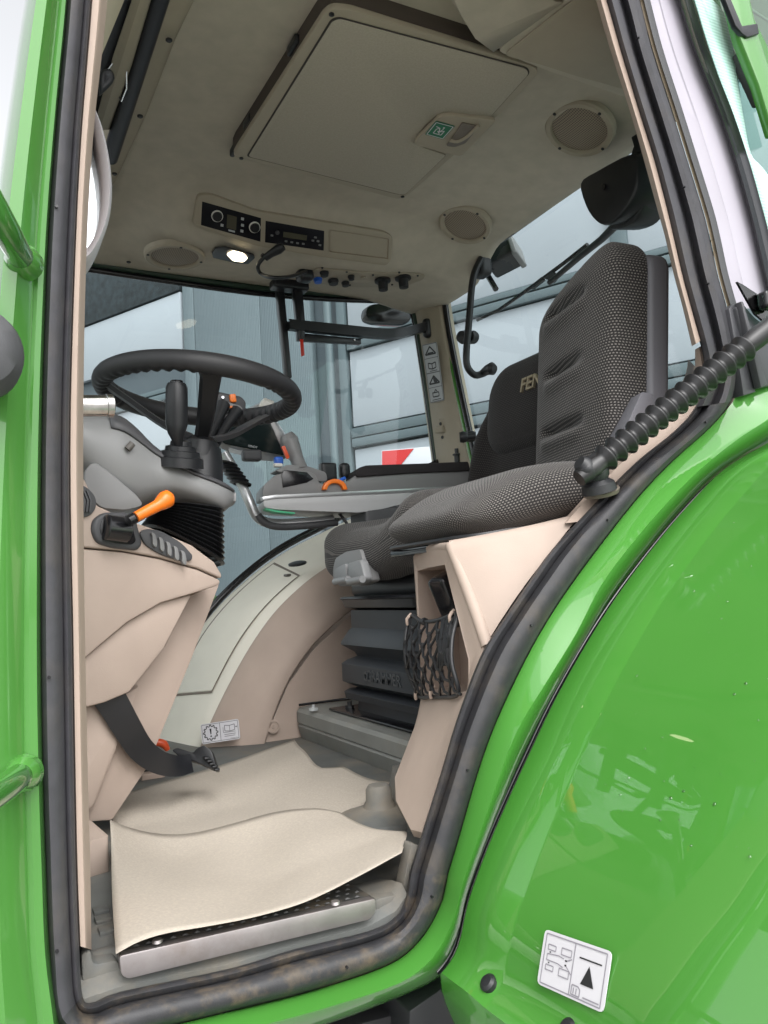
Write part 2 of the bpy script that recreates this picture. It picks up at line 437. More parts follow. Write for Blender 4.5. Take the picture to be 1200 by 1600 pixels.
def wslab(name, s0, s1, z0, z1, m, off=.0, th=.05, bev=.004):
    return slab(name, [wxy(s0, z0, off), wxy(s1, z0, off), wxy(s1, z1, off), wxy(s0, z1, off)], -WN * th, m, hall, bev=bev)
def S(x, y=600): return ws(x, y)[0]
wslab('wall', S(-200), S(1300) + 4, 0, 7.2, CLADD, 0, .3, 0)
# ribbed panels between photo columns 295 and 497, with open joints
for a, b in ((296, 313), (314, 416), (417, 496)):
    wslab('cladding_panel', S(a, 560), S(b, 560), .1, 7.1, CLAD, .07, .06)
wslab('corner_post', S(540, 600), S(552, 600), .1, 7.1, BAND, .09, .08)
tube('downpipe', [wxy(S(528, 600), .1, .1), wxy(S(528, 600), 7.1, .1)], .04, BAND, hall)
def row(x0, x1, xr, ya, yb, m, name, off):
    # horizontal facade strip whose edges pass the photo points (xr,ya) and (xr,yb)
    s0 = S(x0); s1 = S(x1); za, zb = ws(xr, ya)[1], ws(xr, yb)[1]
    return wslab(name, s0, s1, min(za, zb), max(za, zb), m, off, .06)
for x0, x1 in ((20, 294), (556, 1300)):
    row(x0, x1, 720, 483, 492, BAND, 'sill_band', .11); row(x0, x1, 720, 494.5, 507, BAND, 'sill_band', .11)
    row(x0, x1, 720, 509, 637, BWHT, 'white_panel', .07)
    row(x0, x1, 745, 636, 652, BAND, 'sill_band', .11); row(x0, x1, 745, 654, 668, BAND, 'sill_band', .11)
    row(x0, x1, 745, 672, 780, BWHT, 'white_panel', .07)
row(556, 1300, 720, 300, 480, BWHT, 'white_panel', .07)
row(20, 294, 215, 486, 574, BWHT, 'white_panel', .07)
row(20, 294, 215, 380, 484, mat('dark_reflection', (.02, .028, .032), .6, noise=.6, nscale=14), 'reflection_panel', .09)  # dark wall row imitates the reflection lying on the side window
for x in (690, 984, 1180):
    wslab('mullion', S(x, 500) - .06, S(x, 500) + .06, .1, 7.0, BAND, .12, .05)

# red and white board outside
hb = slab('hazard_board', [wl(596, 704, 1.2), wl(690, 696, 1.2), wl(690, 760, 1.2), wl(596, 770, 1.2)], -WN * .02, WHT, None, bev=.002)
tag(hb, 'white board with a slanted red corner stripe standing outside behind the armrest', 'warning board')
slab('red_stripe', [wl(597, 705, 1.205), wl(646, 701, 1.205), wl(628, 724, 1.205), wl(597, 760, 1.205)], -WN * .004, mat('hazard_red', (.6, .03, .03), .4), hb, bev=0)

# ================================================================== TRACTOR CAB SHELL
TR = thing('tractor', (.8, 1.65, 0), 'bright green tractor cab with open door opening and rear fender, seen from its left side', 'tractor')

# ---- door seal
SEAL = [((150, -170), (113, -170)), ((142, 0), (104, 0)), ((125, 220), (84, 220)), ((115, 430), (71, 430)), ((108, 700), (63, 700)), ((113, 1000), (62, 1000)),
        ((116, 1200), (65, 1200)), ((119, 1350), (70, 1350)), ((124, 1480), (76, 1490)), ((129, 1556), (90, 1600)), ((145, 1566), (150, 1632)), ((190, 1549), (210, 1617)), ((360, 1513), (380, 1576)),
        ((460, 1483), (490, 1548)), ((575, 1455), (605, 1509)), ((618, 1432), (655, 1471)), ((634, 1402), (687, 1418)), ((640, 1364), (700, 1367)), ((655, 1315), (715, 1317)),
        ((690, 1204), (748, 1204)), ((712, 1129), (777, 1125)), ((750, 1027), (822, 1030)), ((787, 967), (862, 960)), ((825, 911), (900, 904)), ((862, 859), (944, 845)),
        ((932, 784), (1002, 772)), ((995, 721), (1055, 717)), ((1053, 674), (1110, 668)), ((1086, 636), (1142, 628)), ((1099, 595), (1152, 592)), ((1099, 560), (1151, 566)),
        ((1092, 530), (1146, 530)), ((1078, 482), (1136, 482)), ((1064, 430), (1121, 428)), ((1050, 370), (1108, 368)), ((1040, 327), (1098, 328)), ((1020, 250), (1074, 250)),
        ((995, 170), (1049, 170)), ((967, 77), (1019, 77)), ((945, 0), (1000, 0)), ((905, -130), (958, -130))]
def curve2(lst, k=4): return [(p.x, p.y) for p in cr([V((a, b, 0)) for a, b in lst], k)]
SI = curve2([s[0] for s in SEAL]); SO = curve2([s[1] for s in SEAL])
def strip(A, B, prof):
    """rows across a band between two photo curves; prof = (fraction, Y)"""
    return [[at(lerp(a[0], b[0], f), lerp(a[1], b[1], f), Y=y) for a, b in zip(A, B)] for f, y in prof]
SP = [(0, .99), (0, .915), (.05, .899), (.14, .8945), (.22, .896), (.27, .9), (.32, .893), (.42, .883), (.6, .877), (.8, .876), (.93, .883), (1, .9), (1.0, .93)]
SPB = [(0, .99), (0, .915), (.06, .893), (.2, .882), (.36, .884), (.44, .895), (.5, .899), (.56, .893), (.66, .879), (.82, .874), (.94, .882), (1, .9), (1.0, .93)]
nb = (9 - 0) * 4; ne = 17 * 4; na = 28 * 4
loft('door_seal', [r[:nb + 1] for r in strip(SI, SO, SP)], RUB, TR)
loft('door_seal', [r[nb:ne + 1] for r in strip(SI, SO, SP)], RUBD, TR)['label'] = 'dusty lower door seal'
loft('door_seal', [r[ne:na + 1] for r in strip(SI, SO, SP)], RUBC, TR)
loft('door_seal', [r[na:] for r in strip(SI, SO, SPB)], RUB, TR)
for k in range(10, len(SI) - 4, 11):      # little vent holes
    p = at(lerp(SI[k][0], SO[k][0], .72), lerp(SI[k][1], SO[k][1], .72), Y=.8735)
    a, b = tube_data([p, p + V((0, .006, 0))], .0016, 8); mesh('vent_hole', a, b, BLKG, TR)

# ---- beige inner trim of the opening
AT = [((150, -170), (176, -170)), ((142, 0), (168, 0)), ((125, 220), (145, 220)), ((115, 430), (134, 430)), ((108, 700), (130, 700)), ((113, 1000), (133, 1000)), ((116, 1200), (137, 1200)), ((119, 1350), (141, 1350)), ((124, 1478), (143, 1484))]
A_, B_ = curve2([s[0] for s in AT]), curve2([s[1] for s in AT])
loft('door_post_trim', strip(A_, B_, [(-.1, .93), (0, .918), (.1, .912), (.5, .912), (.62, .916), (.66, .925), (1, .95), (1.0, 1.01), (.95, 1.06)]), BEIT, TR, sharp=30)
BT = [((895, -130), (907, -130)), ((931, 0), (947, 0)), ((953, 77), (969, 77)), ((983, 170), (997, 170)), ((1006, 250), (1022, 250)), ((1027, 327), (1042, 327)), ((1039, 370), (1052, 370)), ((1053, 430), (1066, 430)), ((1067, 482), (1080, 482)), ((1081, 541), (1094, 533))]
A_, B_ = curve2([s[0] for s in BT]), curve2([s[1] for s in BT])
loft('rear_post_trim', strip(A_, B_, [(0, 1.05), (0, .93), (.12, .906), (.5, .893), (1, .892), (1.15, .93)]), BEIT, TR)
loft('rear_post_trim', strip([(1086, 546), (1086, 570), (1093, 600)], [(1097, 540), (1103, 566), (1104, 600)], [(0, 1.05), (0, .95), (.2, .925), (.6, .915), (1, .915)]), BEIT, TR)

# ---- green pillar on the left
yy = [-170, 0, 150, 300, 450, 700, 1000, 1200, 1350, 1490, 1600, 1700]
so_ = {-170: 113, 0: 104, 150: 90, 300: 78, 450: 70, 700: 63, 1000: 62, 1200: 65, 1350: 70, 1490: 76, 1600: 90, 1700: 98}
le = {-170: 75, 0: 40, 150: 17, 300: -4, 450: -22, 700: -50, 1000: -70, 1200: -75, 1350: -75, 1490: -75, 1600: -75, 1700: -75}
A_, B_ = curve2([(so_[y] + 2, y) for y in yy]), curve2([(le[y], y) for y in yy])
loft('front_pillar', strip(A_, B_, [(0, .93), (0, .885), (.05, .868), (.14, .866), (.2, .868), (.24, .862), (.5, .845), (.75, .85), (.92, .875), (1, .92), (1.02, 1.02), (.9, 1.1)]), GREEN2, TR, sharp=30)
slab('pillar_base', [at(-60, 1500, Y=.95), at(125, 1500, Y=.95), at(125, 1760, Y=.95), at(-60, 1760, Y=.95)], V((0, .2, 0)), GREEN2, TR)
# inner carrier of the pillar, keeps light from leaking round the seal
loft('pillar_core', strip(curve2([(so_[y] + 8, y) for y in yy]), curve2([(so_[y] + 34, y) for y in yy]), [(0, .94), (0, 1.0), (1, 1.0)]), BLK, TR)

# ---- green flange below and behind the opening
FL = [((150, 1632), (150, 1690), (150, 1700)), ((210, 1617), (215, 1655), (220, 1680)), ((380, 1576), (395, 1606), (400, 1632)), ((490, 1548), (505, 1576), (510, 1601)), ((605, 1509), (622, 1537), (628, 1556)), ((655, 1471), (676, 1496), (689, 1524)),
      ((687, 1418), (707, 1440), (717, 1480)), ((700, 1367), (722, 1385), (735, 1405)), ((715, 1317), (742, 1325), (765, 1322)), ((748, 1204), (778, 1220), (799, 1243)), ((777, 1125), (808, 1142), (827, 1182)), ((822, 1030), (856, 1062), (868, 1096)),
      ((862, 960), (900, 990), (915, 1012)), ((900, 904), (940, 913), (962, 938)), ((944, 845), (990, 846), (1017, 864)), ((1002, 772), (1040, 788), (1072, 798)), ((1055, 717), (1092, 735), (1127, 743)), ((1110, 668), (1150, 688), (1200, 699)), ((1142, 632), (1200, 655), (1262, 664)), ((1152, 612), (1230, 628), (1320, 634)), ((1152, 600), (1300, 600), (1400, 610))]
a, b, c = (curve2([f[i] for f in FL]) for i in range(3))
rows = [[at(*p, Y=.95) for p in a], [at(*p, Y=.893) for p in a], [at(lerp(p[0], q[0], .12), lerp(p[1], q[1], .12), Y=.888) for p, q in zip(a, b)],
        [at(lerp(p[0], q[0], .85), lerp(p[1], q[1], .85), Y=.864) for p, q in zip(a, b)], [at(*p, Y=.859) for p in b], [at(lerp(p[0], q[0], .15), lerp(p[1], q[1], .15), Y=.861) for p, q in zip(b, c)],
        [at(lerp(p[0], q[0], .85), lerp(p[1], q[1], .85), Y=.893) for p, q in zip(b, c)], [at(*p, Y=.91) for p in c], [at(*p, Y=.97) for p in c]]
loft('door_sill_flange', rows, GREEN, TR, sharp=28)
# ---- rear fender
FG = curve2([(655, 1548), (689, 1524), (717, 1480), (735, 1405), (765, 1322), (799, 1243), (827, 1182), (868, 1096), (915, 1012), (962, 938), (1017, 864), (1072, 798), (1127, 743), (1200, 699), (1262, 664), (1330, 634), (1420, 606)], 4)
FA = [at(x, y, Y=.87) for x, y in FG][4:]
n_ = len(FA)
def fnorm(i):
    t = FA[min(i + 1, n_ - 1)] - FA[max(i - 1, 0)]; v = V((-t.z, 0, t.x)); return v.normalized()
def frow(Y, rise): return [V((FA[i].x, Y, FA[i].z)) + fnorm(i) * rise for i in range(n_)]
FRISE = [(.885, -.03), (.872, -.004), (.868, .004), (.858, .010), (.80, .012), (.775, .006), (.77, .0055), (.6, .012), (.46, .008), (.41, -.002), (.385, -.016), (.37, -.05), (.368, -.12)]
fen = loft('rear_fender', [frow(*q) for q in FRISE], GREEN, TR, sharp=40)
def fender_hit(x, y):
    D = at(x, y, d=1) - CAM; best = None
    for i in range(n_ - 1):
        a_, b_ = FA[i] + fnorm(i) * .01, FA[i + 1] + fnorm(i + 1) * .01
        nn = fnorm(i)
        t = (a_ - CAM).dot(nn) / D.dot(nn); p = CAM + D * t
        k = (p - a_).dot(b_ - a_) / (b_ - a_).length_squared
        if -.05 <= k <= 1.05 and (best is None or t < best[0]): best = (t, p, nn)
    return best
tube('fender_gap_line', [p + V((.004, .016, -.004)) for p in FA], .0032, BLKG, TR, 8)  # added black tube draws the dark gap between flange and fender
# lower skirt of the fender: bends down from the arc's foot
sk = []
p0 = FA[0]; p1 = FA[1]; td = (p0 - p1).normalized()
for dz, dx in ((0, 0), (.02, .0), (.035, .004), (.1, .03)):
    sk.append([V((p0.x + dx, Y, p0.z - dz)) + fnorm(0) * rr for Y, rr in FRISE])
loft('fender_skirt', sk, GREEN, fen, sharp=30)
for px_, py_ in ((763, 1536), (888, 1608)):
    t_, p_, n0 = fender_hit(px_, py_) or (0, at(px_, py_, Y=.8), V((-1, 0, 0)))
    lathe('bolt_cap', [(.010, -.004), (.010, .002), (.007, .005), (0, .006)], p_, n0, BLK, fen, 16)
DROP = glass('water_drop', (.9, .95, .9), 3.0)
vs, fs = [], []
for _ in range(150):
    i = random.randrange(16, n_ - 8); Yd = random.uniform(.42, .74); t_ = random.random()
    nn = fnorm(i); base = V((lerp(FA[i].x, FA[i + 1].x, t_), Yd, lerp(FA[i].z, FA[i + 1].z, t_))) + nn * .0115
    rd_ = random.choice((.0007, .0008, .0010, .0012, .0018)); u_ = V((0, 1, 0)); v_ = nn.cross(u_); b0 = len(vs)
    for rr_, hh_ in ((1, 0), (.75, .35), (.3, .5)):
        for k in range(8):
            a = math.pi * k / 4; vs.append(base + (u_ * math.cos(a) + v_ * math.sin(a)) * rd_ * rr_ + nn * rd_ * hh_)
    for q_ in (0, 8):
        for k in range(8): fs.append((b0 + q_ + k, b0 + q_ + (k + 1) % 8, b0 + q_ + 8 + (k + 1) % 8, b0 + q_ + 8 + k))
    fs.append(tuple(b0 + 16 + k for k in range(8)))
mesh('rain_drops', vs, fs, DROP, fen)['kind'] = 'stuff'
# dark parts under the fender
slab('mudguard_bracket', ats([(640, 1580), (700, 1538), (760, 1545), (900, 1660), (640, 1700)], Y=.93), V((0, .15, 0)), BLK, TR)
slab('step_bracket', ats([(470, 1640), (560, 1600), (700, 1565), (720, 1700), (470, 1720)], Y=.98), V((0, .2, 0)), TYRE, TR)
# sticker on the fender
q = [fender_hit(*p) for p in ((855, 1452), (960, 1488), (946, 1584), (842, 1537))]
cpt = fender_hit(900, 1515); qq = [at(*p, pl=(cpt[1], cpt[2])) for p in ((855, 1452), (960, 1488), (946, 1584), (842, 1537))]
sh_grey = [('l', [(.05, .06), (.95, .06), (.95, .95), (.05, .95), (.05, .06)], .012), ('l', [(.5, .06), (.5, .95)], .012), ('l', [(.53, .76), (.62, .76), (.65, .8), (.65, .92), (.53, .92), (.53, .76)], .012), ('l', [(.56, .8), (.56, .9)], .012), ('l', [(.6, .8), (.6, .9)], .012),
           ('l', [(.70, .9), (.93, .9)], .012), ('l', [(.10, .24), (.22, .24), (.22, .33), (.10, .33), (.10, .24)], .01), ('l', [(.10, .6), (.22, .6), (.22, .69), (.10, .69), (.10, .6)], .01),
           ('l', [(.31, .22), (.46, .22), (.46, .34), (.31, .34), (.31, .22)], .01), ('l', [(.31, .58), (.46, .58), (.46, .71), (.31, .71), (.31, .58)], .01),
           ('l', [(.10, .41), (.28, .38), (.36, .4)], .01), ('l', [(.10, .52), (.28, .52), (.36, .55)], .01), ('l', [(.10, .41), (.10, .52)], .01), ('l', [(.40, .42), (.48, .36)], .01), ('l', [(.40, .50), (.49, .62)], .01)]
sh_blk = [('p', [(.58, .26), (.90, .26), (.90, .285), (.58, .285)]), ('p', [(.735, .36), (.83, .70), (.64, .70)]), ('p', circ(.14, .37, .012, 8, 1.1)), ('p', circ(.14, .56, .012, 8, 1.1)), ('p', circ(.395, .42, .016, 8, 1.1)), ('p', circ(.395, .50, .016, 8, 1.1))]
sticker('jacking_label', qq, [(INKG, sh_grey), (INK, sh_blk)], WHT, fen, .002, INK, label='white label with jacking point pictogram')

# ---- grab handles and lamp on the left pillar
GH = mat('handle_green_paint', (.045, .19, .028), .22, coat=1.0, coatr=.05)
for pts in (((-160, 60, .70), (-60, 235, .72), (4, 350, .77), (36, 408, .852)), ((-150, 1330, .66), (-50, 1268, .72), (6, 1232, .79), (34, 1210, .858))):
    h = tube('grab_handle', aty(pts), .0125, GH, TR, 20, smooth=5)
    e = at(*pts[-1][:2], Y=pts[-1][2]); d_ = (e - at(*pts[-2][:2], Y=pts[-2][2])).normalized()
    lathe('weld_collar', [(.0125, -.016), (.017, -.006), (.0175, .001), (.0185, .008)], e, d_, GREEN2, h, 24)
lathe('side_lamp_housing', [(0, -.03), (.02, -.028), (.036, -.018), (.043, 0), (.042, .01), (.03, .03), (.028, .06)], at(-26, 552, Y=.80), (0, .9, -.1), GRYD, TR, 32, sx=.8, ref=(1, 0, 0))

# ---- floor, sill, kick plates
FZ = 1.36
floor = slab('floor', [V((.02, .93, FZ)), V((.62, .93, FZ)), V((.9, 1.2, FZ)), V((1.45, 1.2, FZ)), V((1.45, 2.45, FZ)), V((-.3, 2.45, FZ)), V((-.3, .93, FZ))], V((0, 0, -.05)), FLOOR, TR, bev=.003)
# door sill moulding
sp = ats([(128, 1562), (190, 1541), (360, 1506), (460, 1477), (575, 1448), (618, 1424), (636, 1398)], Y=.915)
loft('sill_moulding', [[p + V((0, 0, -.02)) for p in sp], sp, [p + V((0, .012, .010)) for p in sp], [V((p.x, .955, FZ + .012)) for p in sp], [V((p.x, .99, FZ + .004)) for p in sp]], FLOOR, TR)
sq = fillet(ats([(186, 1494), (587, 1404), (588, 1424), (578, 1437), (200, 1530), (190, 1524)], Y=.905), .004, 3)
slab('sill_plate', sq, V((0, .012, 0)), ALU, TR, bev=.0015)
tr_ = [at(186, 1493, Y=.907), at(587, 1403, Y=.907)]
tread = slab('step_tread', [tr_[0], tr_[1], tr_[1] + V((-.004, .07, .0)), tr_[0] + V((.004, .07, 0))], V((0, 0, -.008)), mat('worn_tread', (.045, .046, .045), .45, noise=.3, nscale=40, dirt='#8a7a64', dscale=18, damt=.5), TR, bev=.002)
vs, fs = [], []
for i in range(22):
    for j in range(4):
        c0 = tr_[0].lerp(tr_[1], (i + .5 + (j % 2) * .5) / 23) + V((0, .012 + j * .014, .0015)); s_ = .0032
        b0 = len(vs); vs += [c0 + V((-s_, -s_ * .6, 0)), c0 + V((s_, -s_ * .6, 0)), c0 + V((s_, s_ * .6, 0)), c0 + V((-s_, s_ * .6, 0)), c0 + V((0, 0, .0014))]
        fs += [(b0, b0 + 1, b0 + 4), (b0 + 1, b0 + 2, b0 + 4), (b0 + 2, b0 + 3, b0 + 4), (b0 + 3, b0, b0 + 4)]
st_ = mesh('tread_studs', vs, fs, mat('worn_stud', (.10, .10, .10), .45, noise=.3, nscale=40), tread, sharp=10); st_['kind'] = 'stuff'
for x, y in ((246, 1472), (524, 1412)):
    lathe('screw', [(.006, 0), (.005, .003), (0, .0035)], at(x, y, Z=tr_[0].z + .002), (0, 0, 1), ALU, tread, 12)
slab('kick_moulding', fillet(ats([(643, 1318), (657, 1322), (646, 1366), (640, 1398), (627, 1400)], Y=.93), .004), V((0, .02, 0)), FLOOR, TR)
slab('kick_moulding', fillet(ats([(585, 1406), (634, 1395), (624, 1420), (592, 1440)], Y=.925), .006), V((0, .05, 0)), FLOOR, TR)
slab('kick_moulding', fillet(ats([(127, 1490), (142, 1486), (146, 1508), (185, 1500), (190, 1535), (130, 1560)], Y=.93), .006), V((0, .03, 0)), FLOOR, TR)
for x, y in ((150, 1440), (156, 1458), (147, 1426)):
    p = at(x, y, Z=FZ + .004); slab('tread_block', [p, p + V((.018, 0, 0)), p + V((.018, .02, 0)), p + V((0, .02, 0))], V((0, 0, -.006)), FLOOR, floor, bev=.001)

# ---- roof lining
def ramp(t, k=.12):
    # straight slope with softly rounded ends
    if t <= -k: return 0.0
    if t >= 1 + k: return 1.0
    if t < k: return (t + k) ** 2 / (4 * k)
    if t > 1 - k: return 1 - (1 + k - t) ** 2 / (4 * k)
    return t
def zc(X, Y):
    fx = sstep((X - .36) / .17)
    z = 2.825 - .075 * (ramp((Y - 1.96) / .13, .2) * fx + ramp((Y - 2.08) / .3, .2) * (1 - fx)) - .035 * sstep((X - 1.2) / .27)
    z -= .03 * ramp((Y - 1.96) / .13, .2) * (1 - ramp((Y - 2.24) / .16, .3)) * fx * (1 - .6 * sstep((X - 1.15) / .25))
    return z
X0, X1, Y0, Y1 = .335, 1.475, .93, 2.425
rows = [[V((lerp(X0, X1, i / 44), lerp(Y0, Y1, j / 56), zc(lerp(X0, X1, i / 44), lerp(Y0, Y1, j / 56)))) for i in range(45)] for j in range(57)]
roof = loft('roof_lining', rows, HEAD, TR, thick=.006)
slab('roof_panel', [V((.17, .9, 2.93)), V((1.6, .86, 2.93)), V((1.6, 2.5, 2.93)), V((.17, 2.45, 2.93))], V((0, 0, .1)), GREEN, TR)
loft('roof_side', [[V((x, .935, 2.72)) for x in (.25, .6, 1.0, 1.55)], [V((x, .93, 2.84)) for x in (.25, .6, 1.0, 1.55)], [V((x, .86, 2.93)) for x in (.25, .6, 1.0, 1.55)]], HEADT, TR)
# front strip with screws
fs_ = ats([(310, -40), (262, 62), (218, 180), (178, 270), (150, 330)], Z=2.815); fs2 = ats([(262, -40), (226, 62), (182, 180), (162, 240), (140, 300)], Z=2.80)
loft('front_roof_strip', [[p + V((.02, 0, .012)) for p in fs_], fs_, fs2, [p + V((-.01, 0, .02)) for p in fs2]], HEADT, roof, thick=.004)
def screw(x, y, **k):
    p = at(x, y, **k); return lathe('screw', [(.0065, 0), (.0065, -.002), (.004, -.004), (0, -.004)], p, (0, 0, 1), BLK, roof, 12)
for x, y in ((264, 62), (219, 181), (179, 271)): screw(x, y, Z=2.803)
screw(201, 409, Z=2.742)
# roller blind and header beam in front of it
bl = tube('roller_blind', [at(266, -60, Z=2.80), at(172, 246, Z=2.79)], .018, mat('blind_dark', (.012, .013, .02), .45), TR, 20)
loft('windscreen_header', [ats([(180, -60), (146, 100), (120, 200)], Z=2.77), ats([(226, -60), (176, 100), (144, 200)], Z=2.765), ats([(246, -60), (200, 100), (164, 200)], Z=2.775), ats([(250, -60), (204, 100), (168, 200)], Z=2.80)], HEADT, TR, thick=.01)
lathe('header_knob', [(.012, 0), (.010, -.012), (0, -.014)], at(200, 4, Z=2.80), (0, 0, 1), BLK, TR, 14)
tube('blind_clip', [at(196, 104, Z=2.775), at(184, 148, Z=2.775), at(190, 158, Z=2.772), at(198, 138, Z=2.772), at(198, 110, Z=2.772)], .0018, CHR, bl, 6)
tube('blind_cord', aty([(140, 90, 1.25), (158, 104, 1.25), (171, 115, 1.25), (171, 126, 1.25), (150, 146, 1.25)]), .006, BLK, TR, smooth=3)
# windscreen pane (front)
pane = mesh('windscreen', [V((.30, .97, 2.84)), V((.27, 2.42, 2.84)), V((-.28, 2.42, 1.3)), V((-.25, .97, 1.3))], [(0, 1, 2, 3)], GLC, TR)
tube('front_post', [V((.2, 2.42, 2.86)), V((-.02, 2.44, 2.1)), V((-.25, 2.44, 1.3))], .045, GREEN2, TR, 12)
rbox('bonnet', (-1.35, 1.65, 1.55), (2.1, .8, .75), .18, GREEN, TR)
# grey mirror rim at the front post
mr_ = [(128, 150), (146, 166), (160, 200), (171, 250), (175, 300), (170, 345), (155, 385), (135, 412), (118, 400), (112, 290), (118, 180)]
mi_ = [(128, 176), (142, 190), (150, 215), (158, 258), (161, 300), (157, 340), (146, 372), (133, 390), (124, 385), (120, 290), (122, 190)]
o3, i3 = cr(ats(mr_, Y=1.0), 4, True), cr(ats(mi_, Y=1.0), 4, True); dy = V((0, .05, 0))
mirror = thing('inside_mirror', at(140, 290, Y=1.0), 'grey rimmed oval mirror beside the front door post', 'mirror')
loft('rim', [[p + dy for p in o3] + [o3[0] + dy], o3 + [o3[0]], [p.lerp(q, .35) - V((0, .008, 0)) for p, q in zip(o3, i3)] + [o3[0].lerp(i3[0], .35) - V((0, .008, 0))], i3 + [i3[0]], [p + dy * .6 for p in i3] + [i3[0] + dy * .6]], mat('mirror_rim_grey', (.42, .41, .43), .4), mirror)
slab('mirror_glass', [p + V((0, .03, 0)) for p in i3], V((0, .004, 0)), mat('mirror_glass', (.7, .75, .78), .08, metal=.6), mirror, bev=0)

# roof hatch
HZ = 2.776
hat = thing('roof_hatch', at(600, 160, Z=HZ), 'large square roof hatch with grey fabric panel and beige rim', 'hatch')
ho = [(364, 245), (368, 236), (505, 24), (518, 14), (545, 16), (838, 106), (841, 116), (782, 180), (746, 200), (722, 232), (636, 307), (622, 312)]
hi = [(388, 242), (392, 232), (519, 38), (524, 30), (545, 32), (824, 108), (826, 112), (770, 180), (772, 182), (700, 243), (640, 297), (632, 301)]
hO = ats(ho, Z=HZ); zz = V((0, 0, .034))
slab('rim', fillet(hO, .012, 3), V((0, 0, .014)), HEADT, hat, bev=.004)
hc = sum(hO, V((0, 0, 0))) / len(hO)
slab('backing', [hc + (p - hc) * .995 + V((0, 0, .014)) for p in hO], V((0, 0, .045)), mat('hatch_gap_brown', (.07, .055, .045), .7), hat, bev=0)
pi_ = ats([(388, 243), (519, 32), (531, 28), (822, 106), (826, 114), (766, 181), (700, 179), (684, 177), (670, 186), (648, 215), (650, 224), (664, 230), (697, 241), (634, 302), (622, 302)], Z=HZ - .0005)
pc_ = sum(pi_, V((0, 0, 0))) / len(pi_)
slab('panel_shadow_line', fillet([pc_ + (p - pc_) * 1.012 + V((0, 0, -.0002)) for p in pi_], .008, 3), V((0, 0, -.0012)), mat('shadow_line_dark', (.05, .045, .04), .9), hat, bev=0)  # thin dark slab paints the shadow line round the fabric panel
slab('fabric_panel', fillet(pi_, .008, 3), V((0, 0, -.003)), HEADP, hat, bev=.001)
lt = fillet(ats([(645, 220), (652, 210), (686, 176), (702, 174), (776, 182), (720, 239), (700, 234)], Z=HZ - .002), .012, 4)
lat = slab('latch_housing', lt, V((0, 0, -.010)), HEADT, hat, bev=.004, seg=3)
g_ = slab('latch_grip', fillet(ats([(697, 226), (712, 206), (722, 190), (748, 196), (727, 222), (710, 228)], Z=HZ - .0125), .006), V((0, 0, -.004)), mat('grip_brown', (.17, .145, .12), .6), lat, bev=.002)
tube('grip_lip', ats([(703, 219), (715, 221), (730, 213), (748, 196)], Z=HZ - .018), .004, HEADT, lat, smooth=3)
eq = ats([(681, 188), (711, 196), (692, 217), (664, 209)], Z=HZ - .0125)
sticker('exit_label', eq, [(WHT, [('l', [(.06, .06), (.94, .06), (.94, .94), (.06, .94), (.06, .06)], .045), ('l', [(.3, .45), (.3, .75), (.72, .75), (.72, .45), (.52, .6), (.42, .35), (.3, .45)], .05), ('l', [(.52, .6), (.62, .35)], .05), ('l', [(.2, .3), (.42, .35)], .05), ('p', circ(.58, .27, .05, 10)), ('l', [(.42, .55), (.6, .7)], .05)])], SGRN, lat, .001, WHT, label='green emergency exit label')
for x, y in ((518, 22), (377, 247), (629, 307)):
    lathe('screw', [(.005, 0), (.005, -.002), (0, -.003)], at(x, y, Z=HZ - .001), (0, 0, 1), BLK, hat, 12)
for x, y in ((455, 70), (385, 190), (364, 232)):
    p = at(x, y, Z=HZ + .03) + V((.004, 0, 0)); rbox('bracket', p, (.012, .05, .02), .005, BLK, hat, seg=2)
# storage bin hanging near the door, top right of the lining
bz = 2.765
bn = ats([(774, 80), (882, 0), (945, -40), (1010, 60), (1000, 160), (975, 152), (892, 124), (842, 106)], Z=bz)
bin_ = slab('overhead_bin', fillet(bn, .02, 3), V((0, 0, .09)), HEAD, roof, bev=.012, seg=3)
slab('bin_lid', fillet(ats([(786, 84), (884, 6), (940, -30), (1000, 62), (985, 140), (895, 115), (846, 99)], Z=bz - .001), .015, 3), V((0, 0, -.004)), HEADT, bin_, bev=.0015)
bs = ats([(700, -30), (722, 22), (744, 58), (772, 79)], Z=bz); bs2 = ats([(790, -90), (816, -40), (868, 2), (880, 2)], Z=bz - .002)
loft('bin_shoulder', [[p + V((-.05, 0, .07)) for p in bs], [p + V((-.015, 0, .02)) for p in bs], bs, bs2], HEAD, roof, thick=.006)

